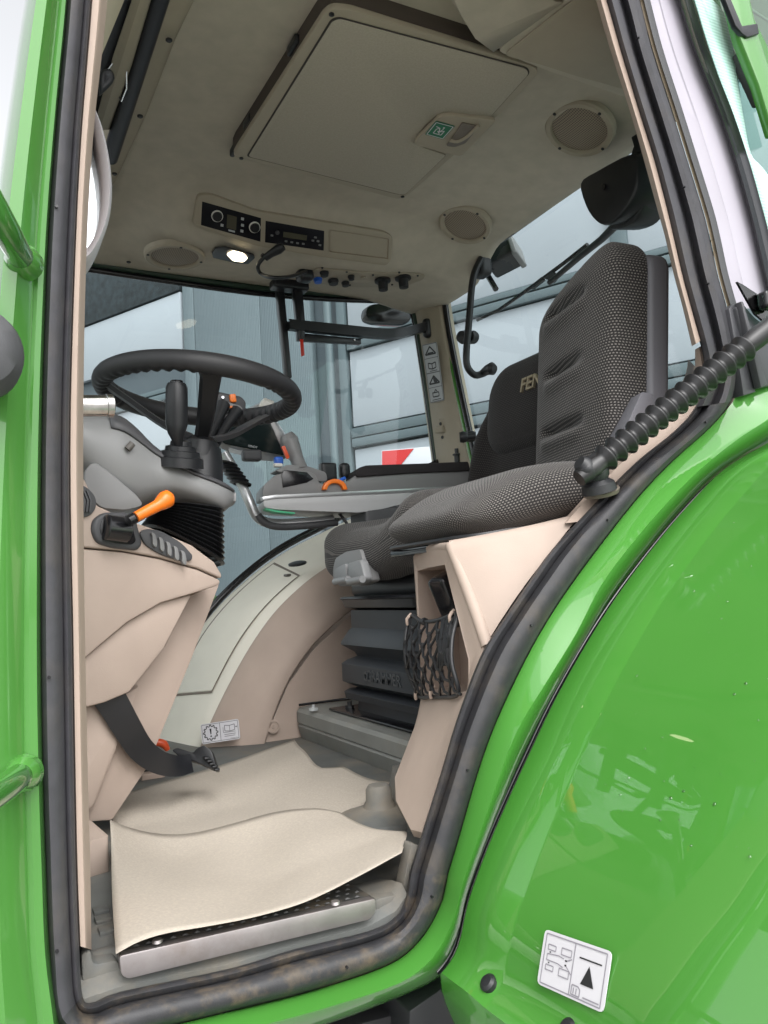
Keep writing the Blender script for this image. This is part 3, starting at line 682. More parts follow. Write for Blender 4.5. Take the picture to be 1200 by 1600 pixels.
# speakers
def speaker(px, py, r, z=None, nrm=(0, 0, -1), p=None):
    o = p if p is not None else at(px, py, Z=z); n = V(nrm).normalized()
    ring = lathe('speaker', [(r * .78, -.006), (r * .79, .004), (r * .83, .008), (r * .95, .008), (r, .003), (r * 1.01, -.01)], o, n, HEADT, TR, 48)
    grl = bpy.data.materials.get('speaker_grille') or None
    if grl is None:
        grl = mat('speaker_grille', (.20, .165, .125), .6); nn = grl.node_tree.nodes; ll = grl.node_tree.links
        ge = nn.new('ShaderNodeTexCoord'); vo = nn.new('ShaderNodeTexVoronoi'); vo.voronoi_dimensions = '2D'; vo.inputs['Scale'].default_value = 210; vo.inputs['Randomness'].default_value = 0.0
        mr = nn.new('ShaderNodeMapRange'); mr.inputs[1].default_value = .2; mr.inputs[2].default_value = .5; rp = nn.new('ShaderNodeMix'); rp.data_type = 'RGBA'
        rp.inputs[6].default_value = (.09, .075, .06, 1); rp.inputs[7].default_value = (.33, .27, .20, 1)
        ll.new(ge.outputs['Object'], vo.inputs['Vector']); ll.new(vo.outputs['Distance'], mr.inputs[0]); ll.new(mr.outputs[0], rp.inputs[0]); ll.new(rp.outputs[2], nn['Principled BSDF'].inputs['Base Color'])
    lathe('grille', [(r * .79, .001), (r * .5, .005), (0, .007)], o, n, grl, ring, 40)
    u = n.orthogonal().normalized(); v = n.cross(u)
    for k in range(4):
        a = math.pi / 4 + k * math.pi / 2
        lathe('screw', [(.004, .005), (.004, .0095), (0, .010)], o + (u * math.cos(a) + v * math.sin(a)) * r * .89, n, BLK, ring, 10)
    return ring
def roofpt(x, y):
    # where the line of sight first meets the lining
    D = at(x, y, d=1) - CAM; t = .8
    while t < 4:
        p = CAM + D * t
        if p.z > zc(p.x, p.y): break
        t += .002
    return CAM + D * (t - .001)
p = roofpt(273, 396); speaker(0, 0, .084, p=p + V((0, 0, -.007)), nrm=(0, -.02, -1))
p = roofpt(729, 343); speaker(0, 0, .079, p=p + V((-.006, 0, -.016)), nrm=(-.42, -.1, -1))
p = roofpt(908, 191); speaker(0, 0, .083, p=p + V((-.006, 0, -.018)), nrm=(-.45, .0, -1))

# overhead control panel (radio, climate, tray)
pa, pb = roofpt(310, 306), roofpt(300, 356); pc = roofpt(600, 412)
OPn = (pb - pa).cross(pc - pa).normalized()
if OPn.dot(CAM - pa) < 0: OPn = -OPn
def op(x, y, off=0): return at(x, y, pl=(pa + OPn * (.017 + off), OPn))
def ops(L, off=0): return [op(x, y, off) for x, y in L]
ohp = slab('overhead_panel', fillet(ops([(309, 305), (330, 304), (400, 330), (500, 346), (600, 362), (614, 370), (612, 406), (604, 416), (500, 402), (400, 385), (320, 358), (301, 352)]), .012, 4), -OPn * .05, HEADT, TR, bev=.004)
RBL = mat('radio_black', (.006, .006, .010), .45, spec=.25)
cl = slab('climate_control', ops([(316, 315), (408, 341), (407, 378), (314, 352)], .001), -OPn * .01, RBL, ohp, bev=.001)
for x, y, r in ((339, 337, .0155), (397.5, 354.5, .0155)):
    lathe('dial', [(r * .88, .0), (r, .0), (r, .005), (r * .9, .006), (r * .88, .002)], op(x, y, .002), OPn, WHTP, cl, 28)
    lathe('dial_knob', [(r * .87, 0), (r * .87, .006), (r * .75, .011), (0, .012)], op(x, y, .002), OPn, BLK, cl, 24)
slab('display', ops([(355, 335), (370, 339), (369, 360), (354, 356)], .0022), -OPn * .001, LCD, cl, bev=0)
sb = []
for x, y in ((379, 342), (379, 352), (378, 361), (347, 352)):
    slab('button', ops([(x - 2, y - 2.4), (x + 2.4, y - 1.4), (x + 2, y + 2.6), (x - 2.4, y + 1.6)], .002), -OPn * .001, SILT, cl, bev=0)
slab('badge', ops([(357, 358.5), (367, 361), (367, 363.5), (357, 361)], .0022), -OPn * .001, SILT, cl, bev=0)
rd = slab('car_radio', ops([(415, 345), (507, 361), (506, 392), (414, 379)], .001), -OPn * .01, RBL, ohp, bev=.0015)
slab('display', ops([(443, 362), (480, 368), (479, 376), (442, 370.5)], .0022), -OPn * .001, LCD, rd, bev=0)
lathe('dial', [(.006, 0), (.006, .004), (0, .005)], op(433, 363, .002), OPn, GRYD, rd, 16)
for x, y in ((493, 371), (500, 383), (489, 376), (497, 377), (425, 368), (447, 377), (456, 378.5), (465, 380), (474, 381)):
    slab('button', ops([(x - 1.8, y - 1.6), (x + 2.2, y - .9), (x + 1.8, y + 1.8), (x - 2.2, y + 1.1)], .002), -OPn * .001, GRYP, rd, bev=0)
tray_o = ops([(516, 359), (607, 373), (606, 404), (515, 393)], .001); tray_i = [p - OPn * .022 for p in ops([(520, 363), (602, 375), (601, 400), (519, 390)])]
loft('tray', [[p + OPn * .002 for p in tray_o] + [tray_o[0] + OPn * .002], tray_i + [tray_i[0]]], mat('tray_brown', (.30, .235, .17), .6), ohp)
slab('tray_floor', tray_i, -OPn * .003, mat('tray_floor_brown', (.33, .25, .18), .6), ohp, bev=0)
# interior lamp
lp = roofpt(366, 397); lq = [at(x, y, pl=(lp + V((0, 0, -.004)), V((0, -.1, 1)))) for x, y in ((331, 393), (336, 386), (352, 384), (396, 396), (398, 401), (388, 410), (370, 409), (333, 400))]
lamp = slab('interior_lamp', lq, V((0, 0, -.006)), BLK, TR, bev=.002)
le_ = [at(x, y, pl=(lp + V((0, 0, -.012)), V((0, -.1, 1)))) for x, y in ((354, 396), (364, 391), (380, 395), (387, 402), (380, 408), (364, 406))]
slab('lens', fillet(le_, .008), V((0, 0, -.004)), mat('lit_lens', (.9, .85, .7), .3, emit=(1, .86, .6), estr=2.2), lamp, bev=.001)
# sockets near the rear right corner
def ohs(x, y): return roofpt(x, y) + V((0, -.002, -.004))
sockp = slab('socket_plate', fillet([ohs(x, y) for x, y in ((484, 425), (494, 416), (560, 422), (640, 424), (664, 427), (660, 434), (630, 445), (560, 446), (490, 440))], .01), V((0, 0, -.004)), HEADT, TR, bev=.001)
for x, y, r, m_ in ((506, 422, .013, BLK), (496, 432.5, .013, BLUE), (548, 428, .010, BLK), (520, 435, .016, BLK), (539, 438, .012, BLK)):
    lathe('socket_cap', [(r * 1.1, 0), (r * 1.1, -.004), (r, -.005), (r * .9, -.012), (0, -.013)], ohs(x, y) + V((0, 0, -.004)), (0, .1, 1), m_, sockp, 18)
for x, y in ((597, 434), (629, 430)):
    lathe('power_socket', [(.026, -.004), (.026, -.010), (.016, -.012), (.015, -.038), (0, -.039)], ohs(x, y), (0, .05, 1), BLK, sockp, 20)
lathe('keyhole', [(.009, -.004), (.008, -.008), (0, -.008)], ohs(567, 430), (0, 0, 1), HEADT, sockp, 16)
for x, y in ((503, 415), (541, 421), (582, 426), (612, 441), (623, 422), (652, 427), (546, 442), (483, 437)):
    lathe('screw', [(.004, -.003), (.003, -.007), (0, -.007)], ohs(x, y), (0, 0, 1), BLK, sockp, 8)
# gooseneck microphone
gn = tube('gooseneck_microphone', aty([(478, 424, 2.17), (455, 432, 2.06), (428, 434, 2.02), (408, 428, 2.09), (403, 416, 2.07), (410, 405, 2.06), (418, 399, 2.05)]), .0055, BLK, None, smooth=4)
tag(gn, 'thin black gooseneck microphone curving below the radio', 'microphone')
tube('capsule', aty([(414, 403, 2.055), (424, 396, 2.04), (436, 389, 2.02), (443, 385, 2.01)]), [.010, .011, .014, .010], BLK, gn)
tube('collar', aty([(409, 398, 2.055), (419, 405, 2.06)]), .006, BLK, gn)

# ---- right-hand window: frame, glass, rear right post
RGY = 2.42
arc_o = [(205, 1235), (222, 1180), (240, 1130), (266, 1066), (300, 992), (345, 934), (400, 884), (450, 850), (512, 818), (590, 775), (660, 735), (690, 720)]
rgt = ats([(60, 398), (140, 411), (250, 428), (400, 449), (520, 459), (600, 462), (628, 463), (640, 470), (648, 490), (660, 560), (672, 640), (684, 722)], Y=RGY)
tube('window_gasket', rgt, .010, DKG, TR, 10, smooth=3)
tube('window_gasket', [p + V((0, .01, -.016)) for p in rgt], .009, BLKG, TR, 10, smooth=3)
tube('window_edge', [p + V((0, .012, .006)) for p in rgt[:6]], .006, mat('frame_green_dark', (.03, .12, .02), .3), TR, 8, smooth=3)
gpts = ats([(-60, 380), (60, 398), (140, 411), (400, 449), (600, 462), (640, 470), (660, 560), (684, 722)], Y=RGY + .012) + ats([(660, 735), (512, 818), (400, 884), (300, 992), (240, 1130), (205, 1235), (100, 1300), (-60, 1300)], Y=RGY + .012)
mesh('side_window', gpts, [tuple(range(len(gpts)))], GLS, TR)
ao = ats(arc_o, Y=2.40)
tube('window_gasket', ao, .012, BLKG, TR, 10, smooth=3)
tube('window_edge', [p + V((-.012, .012, .006)) for p in ao[:6]], .008, GREEN2, TR, 8, smooth=3)
cp = [at(638, 462, Y=2.42), at(648, 490, Y=2.42), at(664, 590, Y=2.42), at(684, 740, Y=2.42)]
cq = [at(690, 442, X=1.475), at(694, 480, X=1.475), at(712, 580, X=1.475), at(744, 740, X=1.475)]
def cmid(a, b, f, o): return [p.lerp(q, f) + V((-.02, -.03, 0)) * o for p, q in zip(a, b)]
loft('rear_post', [cr(r_, 4) for r_ in ([p + V((0, .03, 0)) for p in cp], cp, cmid(cp, cq, .1, .6), cmid(cp, cq, .55, .9), cmid(cp, cq, .66, .6), cmid(cp, cq, .8, .7), cmid(cp, cq, .95, .3), cq, [p + V((.03, 0, 0)) for p in cq])], HEADT, TR, sharp=60)
def cpp(x, y): # on the post face
    return at(x, y, pl=(cmid(cp, cq, .3, .85)[2] + V((-.006, -.01, 0)), (cq[2] - cp[2]).cross(cp[3] - cp[0])))
sq = [cpp(661, 539), cpp(684, 534), cpp(696, 625), cpp(674, 630)]
tri = lambda cy: ('l', [(.5, cy - .075), (.85, cy + .055), (.15, cy + .055), (.5, cy - .075)], .07)
sticker('warning_labels', sq, [(INKM, [('l', [(.04, .01), (.96, .01), (.96, .99), (.04, .99), (.04, .01)], .035), ('l', [(.04, .25), (.96, .25)], .03), ('l', [(.04, .5), (.96, .5)], .05), ('l', [(.04, .75), (.96, .75)], .03)]),
    (INK, [tri(.13), tri(.63), ('l', [(.3, .17), (.7, .17)], .09), ('p', [(.42, .60), (.72, .68), (.5, .68)]), ('l', [(.45, .58), (.7, .67)], .09), ('l', [(.25, .42), (.25, .33), (.5, .35), (.75, .33), (.75, .42), (.5, .44), (.25, .42)], .05), ('l', [(.5, .35), (.5, .44)], .05), ('l', [(.3, .47), (.8, .47)], .03),
           ('l', [(.28, .83), (.28, .91), (.7, .91), (.7, .84), (.28, .84)], .05), ('l', [(.4, .84), (.5, .79), (.6, .82)], .05), ('l', [(.2, .96), (.8, .96)], .03)])], SILT, TR, .004, INK, label='strip of four grey warning pictograms on the rear post')
lk = [cpp(x, y) for x, y in ((684, 662), (687, 655), (694, 654), (700, 660), (702, 682), (699, 688), (692, 689), (688, 683))]
pn = (sq[1] - sq[0]).cross(sq[3] - sq[0]).normalized()
if pn.dot(CAM - sq[0]) < 0: pn = -pn
lkb = slab('latch_plate', [p + pn * .006 for p in lk], -pn * .008, HEADT, TR, bev=.002)
slab('latch_hook', [cpp(x, y) + pn * .016 for x, y in ((683, 668), (696, 666), (699, 675), (685, 677))], -pn * .012, HEADT, lkb, bev=.003)
for x, y in ((691, 662), (694, 683)): lathe('screw', [(.006, 0), (.005, .003), (0, .003)], cpp(x, y) + pn * .007, pn, BLK, lkb, 12)
pb_ = lathe('lock_button', [(.010, -.03), (.010, 0), (.015, .002), (.015, .006), (.007, .008), (.007, .024), (0, .025)], at(714, 712, Y=2.25), (0, 0, 1), BLK, TR, 16)
lathe('button_cap', [(.0065, .008), (.0068, .024), (0, .026)], at(714, 712, Y=2.25), (0, 0, 1), CHR, pb_, 14)
# ---- rear window
rg = ats([(985, 232), (900, 290), (800, 362), (716, 421), (700, 440), (695, 465), (702, 520), (722, 620), (748, 740)], X=1.475)
tube('window_gasket', rg, .011, BLKG, TR, 10, smooth=3)
tube('window_edge', [p + V((-.006, .016, .008)) for p in rg], .008, GREEN2, TR, 10, smooth=3)
rp_ = ats([(1140, 110), (985, 232), (716, 421), (697, 450), (702, 520), (748, 740), (900, 900), (1250, 800), (1250, 100)], X=1.487)
mesh('rear_window', rp_, [tuple(range(len(rp_)))], GLS, TR)
slab('rear_bulkhead', [V((1.455, .96, 1.3)), V((1.455, 2.44, 1.3)), V((1.455, 2.44, 2.10)), V((1.455, .96, 2.10))], V((.05, 0, 0)), BEI, TR, bev=.01)
rbox('rear_shelf', (1.33, 1.06, 2.03), (.2, .2, .16), .03, BEI, TR)
# window opening handle
hd = tube('window_handle', aty([(752, 404, 2.0), (742, 425, 2.0), (737, 450, 2.0), (733, 500, 2.0), (729, 545, 2.0), (730, 572, 2.0), (742, 586, 2.0), (757, 583, 2.0)]), .011, BLK, TR, 12, smooth=4)
tube('knob', aty([(752, 584, 2.0), (762, 578, 1.98), (769, 576, 1.96), (773, 576, 1.95)]), [.010, .016, .020, .012], BLK, hd, 16)
rbox('handle_mount', at(752, 412, Y=2.03), (.05, .06, .09), .015, BLK, hd, seg=3)
for x, y in ((724, 527), (738, 527)): lathe('hinge_bolt', [(.02, -.01), (.022, 0), (.018, .014), (0, .016)], at(x, y, Y=2.06), (-.9, -.3, 0), BLK, hd, 16)
for x, y in ((724, 683), (737, 682)): lathe('hinge_bolt', [(.016, -.012), (.019, 0), (.014, .014), (0, .015)], at(x, y, Y=2.08), (.8, -.5, 0), BLK, hd, 16)
tube('hinge_pin', [at(722, 684, Y=2.08), at(742, 681, Y=2.06)], .011, BLK, hd)
# wiper motor cover
wmv = cr(ats([(906, 286), (930, 268), (986, 240), (994, 262), (992, 296), (975, 330), (950, 352), (930, 346), (914, 322)], X=1.38), 3, True)
wm = slab('wiper_motor_cover', wmv, V((.07, -.05, .0)), BLKS, TR, bev=.014, seg=3)
slab('cover_flank', cr(ats([(985, 238), (1002, 222), (1016, 268), (1012, 300), (996, 340), (975, 356), (950, 356), (985, 316)], X=1.41), 3, True), V((.06, -.02, 0)), BLK, wm, bev=.01)
slab('cover_arm', ats([(985, 214), (996, 207), (1012, 250), (1002, 270)], X=1.40), V((.03, 0, 0)), BLK, wm, bev=.004)
lathe('cover_screw', [(.007, 0), (.007, .003), (0, .003)], at(944, 292, X=1.378), (-1, 0, 0), BLKG, wm, 12)
# rear wiper outside the glass
wp = thing('rear_wiper', at(860, 430, X=1.54), 'rear window wiper arm and blade slanting across the back glass', 'wiper')
tube('arm', ats([(962, 352), (940, 374), (905, 402), (870, 432), (858, 442)], X=1.53), [.012, .010, .009, .008, .008], BLKS, wp, 8)
tube('blade', ats([(918, 382), (880, 412), (820, 456), (780, 484), (746, 500)], X=1.54), .006, BLKG, wp, 8)
slab('blade_carrier', ats([(893, 404), (908, 388), (917, 384), (905, 402)], X=1.535), V((.012, 0, 0)), BLKS, wp, bev=.002)
slab('blade_carrier', ats([(848, 434), (862, 424), (872, 430), (862, 442), (856, 438)], X=1.535), V((.012, 0, 0)), BLKS, wp, bev=.002)
slab('blade_carrier', ats([(826, 448), (846, 432), (848, 438), (830, 452)], X=1.535), V((.012, 0, 0)), BLKS, wp, bev=.002)
# work light outside
wk = thing('work_light', at(785, 405, X=1.62), 'black finned work light mounted outside the rear window', 'lamp')
Bk = basis((.55, -.75, .25), (.1, .2, 1))
rbox('housing', at(786, 402, X=1.66), (.11, .10, .075), .012, BLKS, wk, Bk, seg=3)
for k in range(4):
    rbox('fin', at(772 + k * 1.5, 392 + k * 7, X=1.63), (.10, .05, .004), .002, BLKG, wk, Bk, seg=2, mid=1)
rbox('lens', at(808, 394, X=1.68), (.02, .10, .075), .006, GRYP, wk, Bk, seg=3)
rbox('mount', at(752, 415, X=1.62), (.05, .05, .07), .012, BLKG, wk, Bk, seg=3)
tube('stay', ats([(735, 428, ), (752, 420), (770, 412)], X=1.62), .02, BLKG, wk)
tube('stay', ats([(756, 420), (768, 440), (775, 452)], X=1.62), .010, BLKG, wk)

# ---- monitor bracket in the right window
mb = thing('monitor_bracket', at(560, 515, Y=2.32), 'black tubular monitor bracket hanging in front of the right window', 'bracket')
slab('upright', ats([(433, 446), (444, 444), (457, 590), (448, 592)], Y=2.33), V((.0, .03, 0)), BLKS, mb, bev=.004)
slab('upright', ats([(458, 438), (472, 438), (478, 510), (476, 530), (467, 530), (466, 505)], Y=2.30), V((.0, .03, 0)), BLKS, mb, bev=.004)
rbox('clamp', at(452, 447, Y=2.31), (.12, .05, .03), .008, BLKS, mb, seg=3)
rbox('clamp', at(476, 428, Y=2.2), (.05, .05, .05), .015, BLKS, mb, seg=3)
ar = cr(aty([(450, 508, 2.31), (480, 511, 2.31), (540, 517, 2.31), (595, 522, 2.31), (625, 521, 2.31), (650, 515, 2.33), (664, 511, 2.35)]), 4)
loft('arm', [[p + V((0, 0, .016)) for p in ar], [p + V((0, -.014, .016)) for p in ar], [p + V((0, -.014, -.016)) for p in ar], [p + V((0, .01, -.016)) for p in ar], [p + V((0, .01, .016)) for p in ar]], BLKS, mb, sharp=30)
slab('arm_plate', ats([(470, 520), (564, 529), (565, 537), (472, 532)], Y=2.315), V((0, .02, 0)), BLKS, mb, bev=.002)
lathe('arm_bolt', [(.004, 0), (.003, .002), (0, .002)], at(554, 531, Y=2.313), (0, -1, 0), CHR, mb, 10)
rbox('wall_foot', at(668, 513, Y=2.345), (.035, .03, .07), .014, BLK, mb, seg=4)
rb_ = slab('red_tag', ats([(469, 530), (474, 530), (476, 555), (471, 557)], Y=2.29), V((0, .004, 0)), RED, mb, bev=.001)
mm = slab('side_mirror', fillet(ats([(571, 489), (574, 478), (584, 474), (634, 469), (642, 476), (644, 500), (634, 506), (586, 503), (574, 498)], Y=2.55), .02), V((0, .05, 0)), BLKG, None, bev=.01)
tag(mm, 'black rounded outside mirror seen through the right window by the rear post', 'mirror')

# ---- right wheel-arch panel
W1 = [(205, 1240), (222, 1186), (240, 1138), (266, 1076), (300, 1002), (345, 944), (400, 894), (450, 860), (512, 828), (570, 800)]
W2 = [(290, 1236), (312, 1182), (334, 1128), (362, 1070), (396, 1010), (432, 960), (470, 922), (505, 895), (545, 872), (600, 850)]
W3 = [(395, 1236), (410, 1178), (428, 1118), (452, 1062), (486, 1012), (520, 978), (552, 952), (585, 930), (620, 910), (670, 890)]
c1, c2, c3 = ([at(x, y, Y=Yv) for x, y in curve2(Wk)] for Wk, Yv in ((W1, 2.39), (W2, 2.10), (W3, 2.035)))
def mixr(a, b, f, o=V((0, 0, 0))): return [p.lerp(q, f) + o for p, q in zip(a, b)]
ua = V((-.02, 0, .02))
rows = [[p + V((.03, .01, -.03)) for p in c1], c1, mixr(c1, c2, .08, ua * .25), mixr(c1, c2, .45, ua * .3), mixr(c1, c2, .8, ua * .25), mixr(c1, c2, .93, ua * .15), mixr(c2, c3, .06, ua * -.1), mixr(c2, c3, .14, V((.02, .03, -.02)))]
arch = loft('wheel_arch_panel', rows, BEIL, TR, sharp=70)
# side cheek (beige, no window light painted in) and flat wall below
loft('arch_cheek', [mixr(c2, c3, -.06, V((.002, .004, 0))), mixr(c2, c3, .02, V((-.003, -.003, .001))), mixr(c2, c3, .3, V((-.005, -.006, .001))), mixr(c2, c3, .7, V((-.004, -.009, 0))), mixr(c2, c3, .95, V((0, -.008, 0))), mixr(c2, c3, 1.0, V((0, .0, 0))), mixr(c2, c3, 1.02, V((0, .02, 0)))], BEI, arch, sharp=70)
fw = [at(x, y, Y=2.045) for x, y in ((400, 1230), (420, 1140), (450, 1070), (490, 1015), (560, 950), (720, 860), (760, 1150), (620, 1230))]
slab('side_wall', fw, V((0, .05, 0)), BEI, TR, bev=0)
def arcp(f, g, o=0.0):
    """point on the cream strip: f across, g along"""
    k = g * (len(c1) - 1); i = int(min(k, len(c1) - 2)); t = k - i
    p = c1[i].lerp(c1[i + 1], t).lerp(c2[i].lerp(c2[i + 1], t), f) + ua * .3
    return p + (CAM - p).normalized() * o
gs = [lerp(.315, .71, k / 14) for k in range(15)]
loft('access_cover', [[arcp(f, g, o) for g in gs] for f, o in ((.17, -.002), (.18, .006), (.78, .006), (.79, -.002))], BEIL, arch, sharp=25)
loft('cover_end', [[arcp(f, g, o) for f in (.18, .78)] for g, o in ((.31, -.002), (.316, .0058))], BEIL, arch, sharp=25)
loft('cover_gap', [[arcp(f, g, .0015) for g in [.306] + gs + [.718]] for f in (.155, .80)], mat('cover_shadow_gap', (.20, .17, .14), .8), arch)
rbox('cover_latch', arcp(.62, .695, .007), (.014, .03, .008), .003, mat('latch_brown', (.10, .09, .08), .5), arch, seg=2)
lathe('round_cap', [(.026, 0), (.026, .004), (.02, .006), (0, .006)], at(465, 884, Y=2.12) + V((0, 0, .004)), (-.2, -.2, 1), BLK, arch, 20)
lathe('cap_button', [(.014, -.001), (.012, .002), (.009, .002), (.007, -.001), (0, -.001)], arcp(.72, .105, .002), (-.6, -.6, .3), BEIL, arch, 16)
# service label
lqd = ats([(315, 1132), (374, 1123), (377, 1154), (318, 1163)], pl=(at(346, 1143, Y=2.055), V((-.45, -.85, .15))))
gear = []
for k in range(12):
    a0 = 2 * math.pi * k / 12
    gear += [(.25 + .155 * math.cos(a0 - .12), .48 + .31 * math.sin(a0 - .12)), (.25 + .19 * math.cos(a0 - .1), .48 + .38 * math.sin(a0 - .1)), (.25 + .19 * math.cos(a0 + .1), .48 + .38 * math.sin(a0 + .1)), (.25 + .155 * math.cos(a0 + .12), .48 + .31 * math.sin(a0 + .12))]
gear.append(gear[0])
sticker('service_label', lqd, [(INKM, [('l', [(.03, .06), (.97, .06), (.97, .94), (.03, .94), (.03, .06)], .014), ('l', [(.5, .06), (.5, .94)], .014), ('l', [(.62, .5), (.62, .22), (.75, .26), (.88, .22), (.88, .5), (.75, .54), (.62, .5)], .018), ('l', [(.75, .26), (.75, .54)], .014), ('l', [(.58, .3), (.58, .58), (.9, .58)], .012), ('l', [(.6, .68), (.9, .68)], .014), ('l', [(.6, .77), (.88, .77)], .014), ('l', [(.75, .89), (.94, .89)], .008), ('l', [(.9, .36), (.95, .36)], .03)]),
    (INK, [('l', gear, .022), ('p', [(.225, .28), (.275, .28), (.265, .56), (.24, .56)]), ('p', circ(.252, .66, .022, 10, 2))])], WHT, arch, .012, INK, label='white label with cogwheel and open book')
lathe('wall_plug', [(.018, 0), (.018, .003), (.013, .004), (.012, .001), (.006, .001), (.005, .003), (0, .003)], at(427, 1135, Y=2.036), (0, -1, 0), BEI, TR, 24)
# ---- seat plinth
plf = ats([(457, 1112), (472, 1160), (480, 1180), (612, 1222), (660, 1240)], X=.765)
yA, yB = 2.035, 1.27
plz = at(500, 1118, X=.765).z
loft('seat_plinth', [[V((x, yA, z)) for x, z in ((1.42, plz + .004), (.80, plz + .004), (.772, plz), (.765, plz - .008), (.765, plz - .036), (.769, plz - .040), (.766, plz - .045), (.775, FZ))], [V((x, yB, z)) for x, z in ((1.42, plz + .004), (.80, plz + .004), (.772, plz), (.765, plz - .008), (.765, plz - .036), (.769, plz - .040), (.766, plz - .045), (.775, FZ))]], PLIN, TR, sharp=30)
loft('plinth_edge', [[V((x, 2.03, plz + .006)) for x in (.77, 1.4)], [V((x, 2.03, plz + .012)) for x in (.77, 1.4)]], BLKG, TR, thick=.004)
lathe('plinth_clip', [(.012, 0), (.012, .006), (.004, .008), (.004, .014), (0, .014)], at(490, 1110, Z=plz + .006), (0, 0, 1), SILT, TR, 10)
# rubber corner lump and foot of the box
fb = lathe('rubber_foot', [(.075, -.002), (.070, .010), (.045, .018), (.027, .024), (.022, .034), (.0215, .052), (.017, .059), (0, .061)], at(594, 1283, Z=FZ), (0, 0, 1), FLOOR, TR, 28)
loft('floor_moulding', [cr(ats([(605, 1245), (612, 1280), (648, 1305)], Z=FZ), 4), cr([p + V((.012, -.004, .055)) for p in ats([(605, 1245), (614, 1280), (650, 1305)], Z=FZ)], 4), cr([p + V((.05, 0, .06)) for p in ats([(605, 1245), (612, 1280), (648, 1305)], Z=FZ)], 4)], FLOOR, TR)

# ---- storage box under the passenger seat (left wheel arch)
O = [(645, 868, 1.27), (664, 852, 1.19), (703, 848, 1.02), (730, 928, .985), (757, 1010, .95), (734, 1074, .94), (712, 1129, .935), (690, 1204, .935), (655, 1316, .935), (638, 1312, .97), (614, 1262, 1.08), (613, 1224, 1.12), (637, 1172, 1.16), (664, 1094, 1.22), (654, 1005, 1.25)]
I = [(655, 892, 1.262), (672, 887, 1.20), (698, 882, 1.06), (715, 950, 1.02), (735, 1030, .985), (735, 1060, .98), (733, 1078, .98), (715, 1083, 1.03), (705, 1086, 1.05), (695, 1086, 1.08), (685, 1085, 1.12), (676, 1083, 1.16), (668, 1082, 1.19), (661, 1080, 1.215), (658, 985, 1.24)]
O3, I3 = aty(O), aty(I)
I3b = [p + V((-.006, -.004, 0)) for p in I3]
dpt = V((.10, .03, 0))
box_rows = [[p + V((.15, .06, 0)) for p in O3], [p + V((.012, .006, 0)) for p in O3], [p.lerp(q, .06) for p, q in zip(O3, I3)], [p.lerp(q, .5) + V((-.004, -.003, 0)) for p, q in zip(O3, I3)], [p.lerp(q, .9) + V((-.004, -.003, 0)) for p, q in zip(O3, I3)], I3b, [p + V((.012, .004, 0)) for p in I3b], [p + dpt for p in I3b]]
stb = loft('storage_box', [r_ + [r_[0]] for r_ in box_rows], BEI, TR, sharp=35)
slab('box_back', [p + dpt for p in I3b], V((.01, 0, 0)), BEI, stb, bev=0)
top = aty([(645, 868, 1.27), (664, 852, 1.22), (703, 848, 1.10), (760, 838, 1.04), (830, 824, .98), (905, 808, .93)])
sd1 = cr([O3[2], at(760, 838, Y=.985), at(830, 824, Y=.96), at(905, 806, Y=.93)], 4)
sd2 = cr(aty([(757, 1010, .955), (790, 958, .945), (830, 901, .94), (905, 806, .93)]), 4)
sd0 = [V((p.x + .25, 1.27, p.z + .01)) for p in sd1]
loft('box_side', [sd0, [p + V((.006, .012, .004)) for p in sd1], [p + V((0, .002, 0)) for p in sd1], mixr(sd1, sd2, .1), mixr(sd1, sd2, .5), mixr(sd1, sd2, .9), sd2], BEI, stb, sharp=60)
tube('box_edge', cr([O3[2] + V((.006, .008, -.002)), O3[3] + V((.006, .004, 0)), O3[4] + V((.006, .002, 0))], 5), .009, BEI, stb, 12)
tube('box_edge', cr([O3[0] + V((.008, -.004, -.006)), O3[1] + V((.008, 0, -.008)), O3[2] + V((.008, .006, -.006))], 5), .008, BEI, stb, 12)
# beige strip following the seal above the box
ls = [(880, 818), (925, 766), (985, 706), (1040, 656), (1076, 610), (1086, 572)]; lr_ = [(905, 815), (934, 786), (997, 723), (1055, 676), (1090, 638), (1104, 590)]
loft('door_edge_trim', strip(curve2(ls), curve2(lr_), [(-.6, 1.25), (-.1, 1.0), (0, .95), (.15, .93), (1, .916), (1.1, .93)]), BEIT, TR)

# ---- net on the storage box
net = thing('storage_net', at(695, 1020, Y=1.08), 'black knotted cord net stretched over the storage box opening', 'net')
def nP(u, v):
    a_ = at(652, 962, Y=1.235).lerp(at(725, 958, Y=1.03), u); b_ = at(662, 1084, Y=1.215).lerp(at(733, 1084, Y=.985), u)
    return a_.lerp(b_, v) + V((-.018 - .016 * math.sin(math.pi * v), -.008, -.012 * math.sin(math.pi * u) * (1 - v)))
tube('border_cord', [nP(u, v) for u, v in ((0, 0), (.25, .0), (.5, -.02), (.75, -.03), (1, 0), (1.03, .3), (1.02, .6), (1.0, .9), (.9, 1), (.6, 1.02), (.3, 1.02), (.05, 1.0), (-.01, .7), (-.02, .35))], .0034, BLK, net, 8, closed=True, smooth=4)
paths = []; NU, NV = 5, 6
jit = {(i, j): (random.uniform(-.03, .03), random.uniform(-.02, .02)) for i in range(-1, NU * 2 + 3) for j in range(NV + 2)}
def nd(i, j):
    a_, b_ = jit[(i, j)]; return nP(max(0, min(1, i / (NU * 2) + a_)), max(0, min(1, j / NV + b_)))
for j in range(NV):
    for i in range(j % 2, NU * 2 + 1, 2):
        for di in (-1, 1):
            if 0 <= i + di <= NU * 2: paths.append([nd(i, j), nd(i, j).lerp(nd(i + di, j + 1), .5) + V((-.003, 0, -.004)), nd(i + di, j + 1)])
tubes('net_mesh', paths, .0023, BLK, net)['kind'] = 'stuff'
vs, fs = [], []
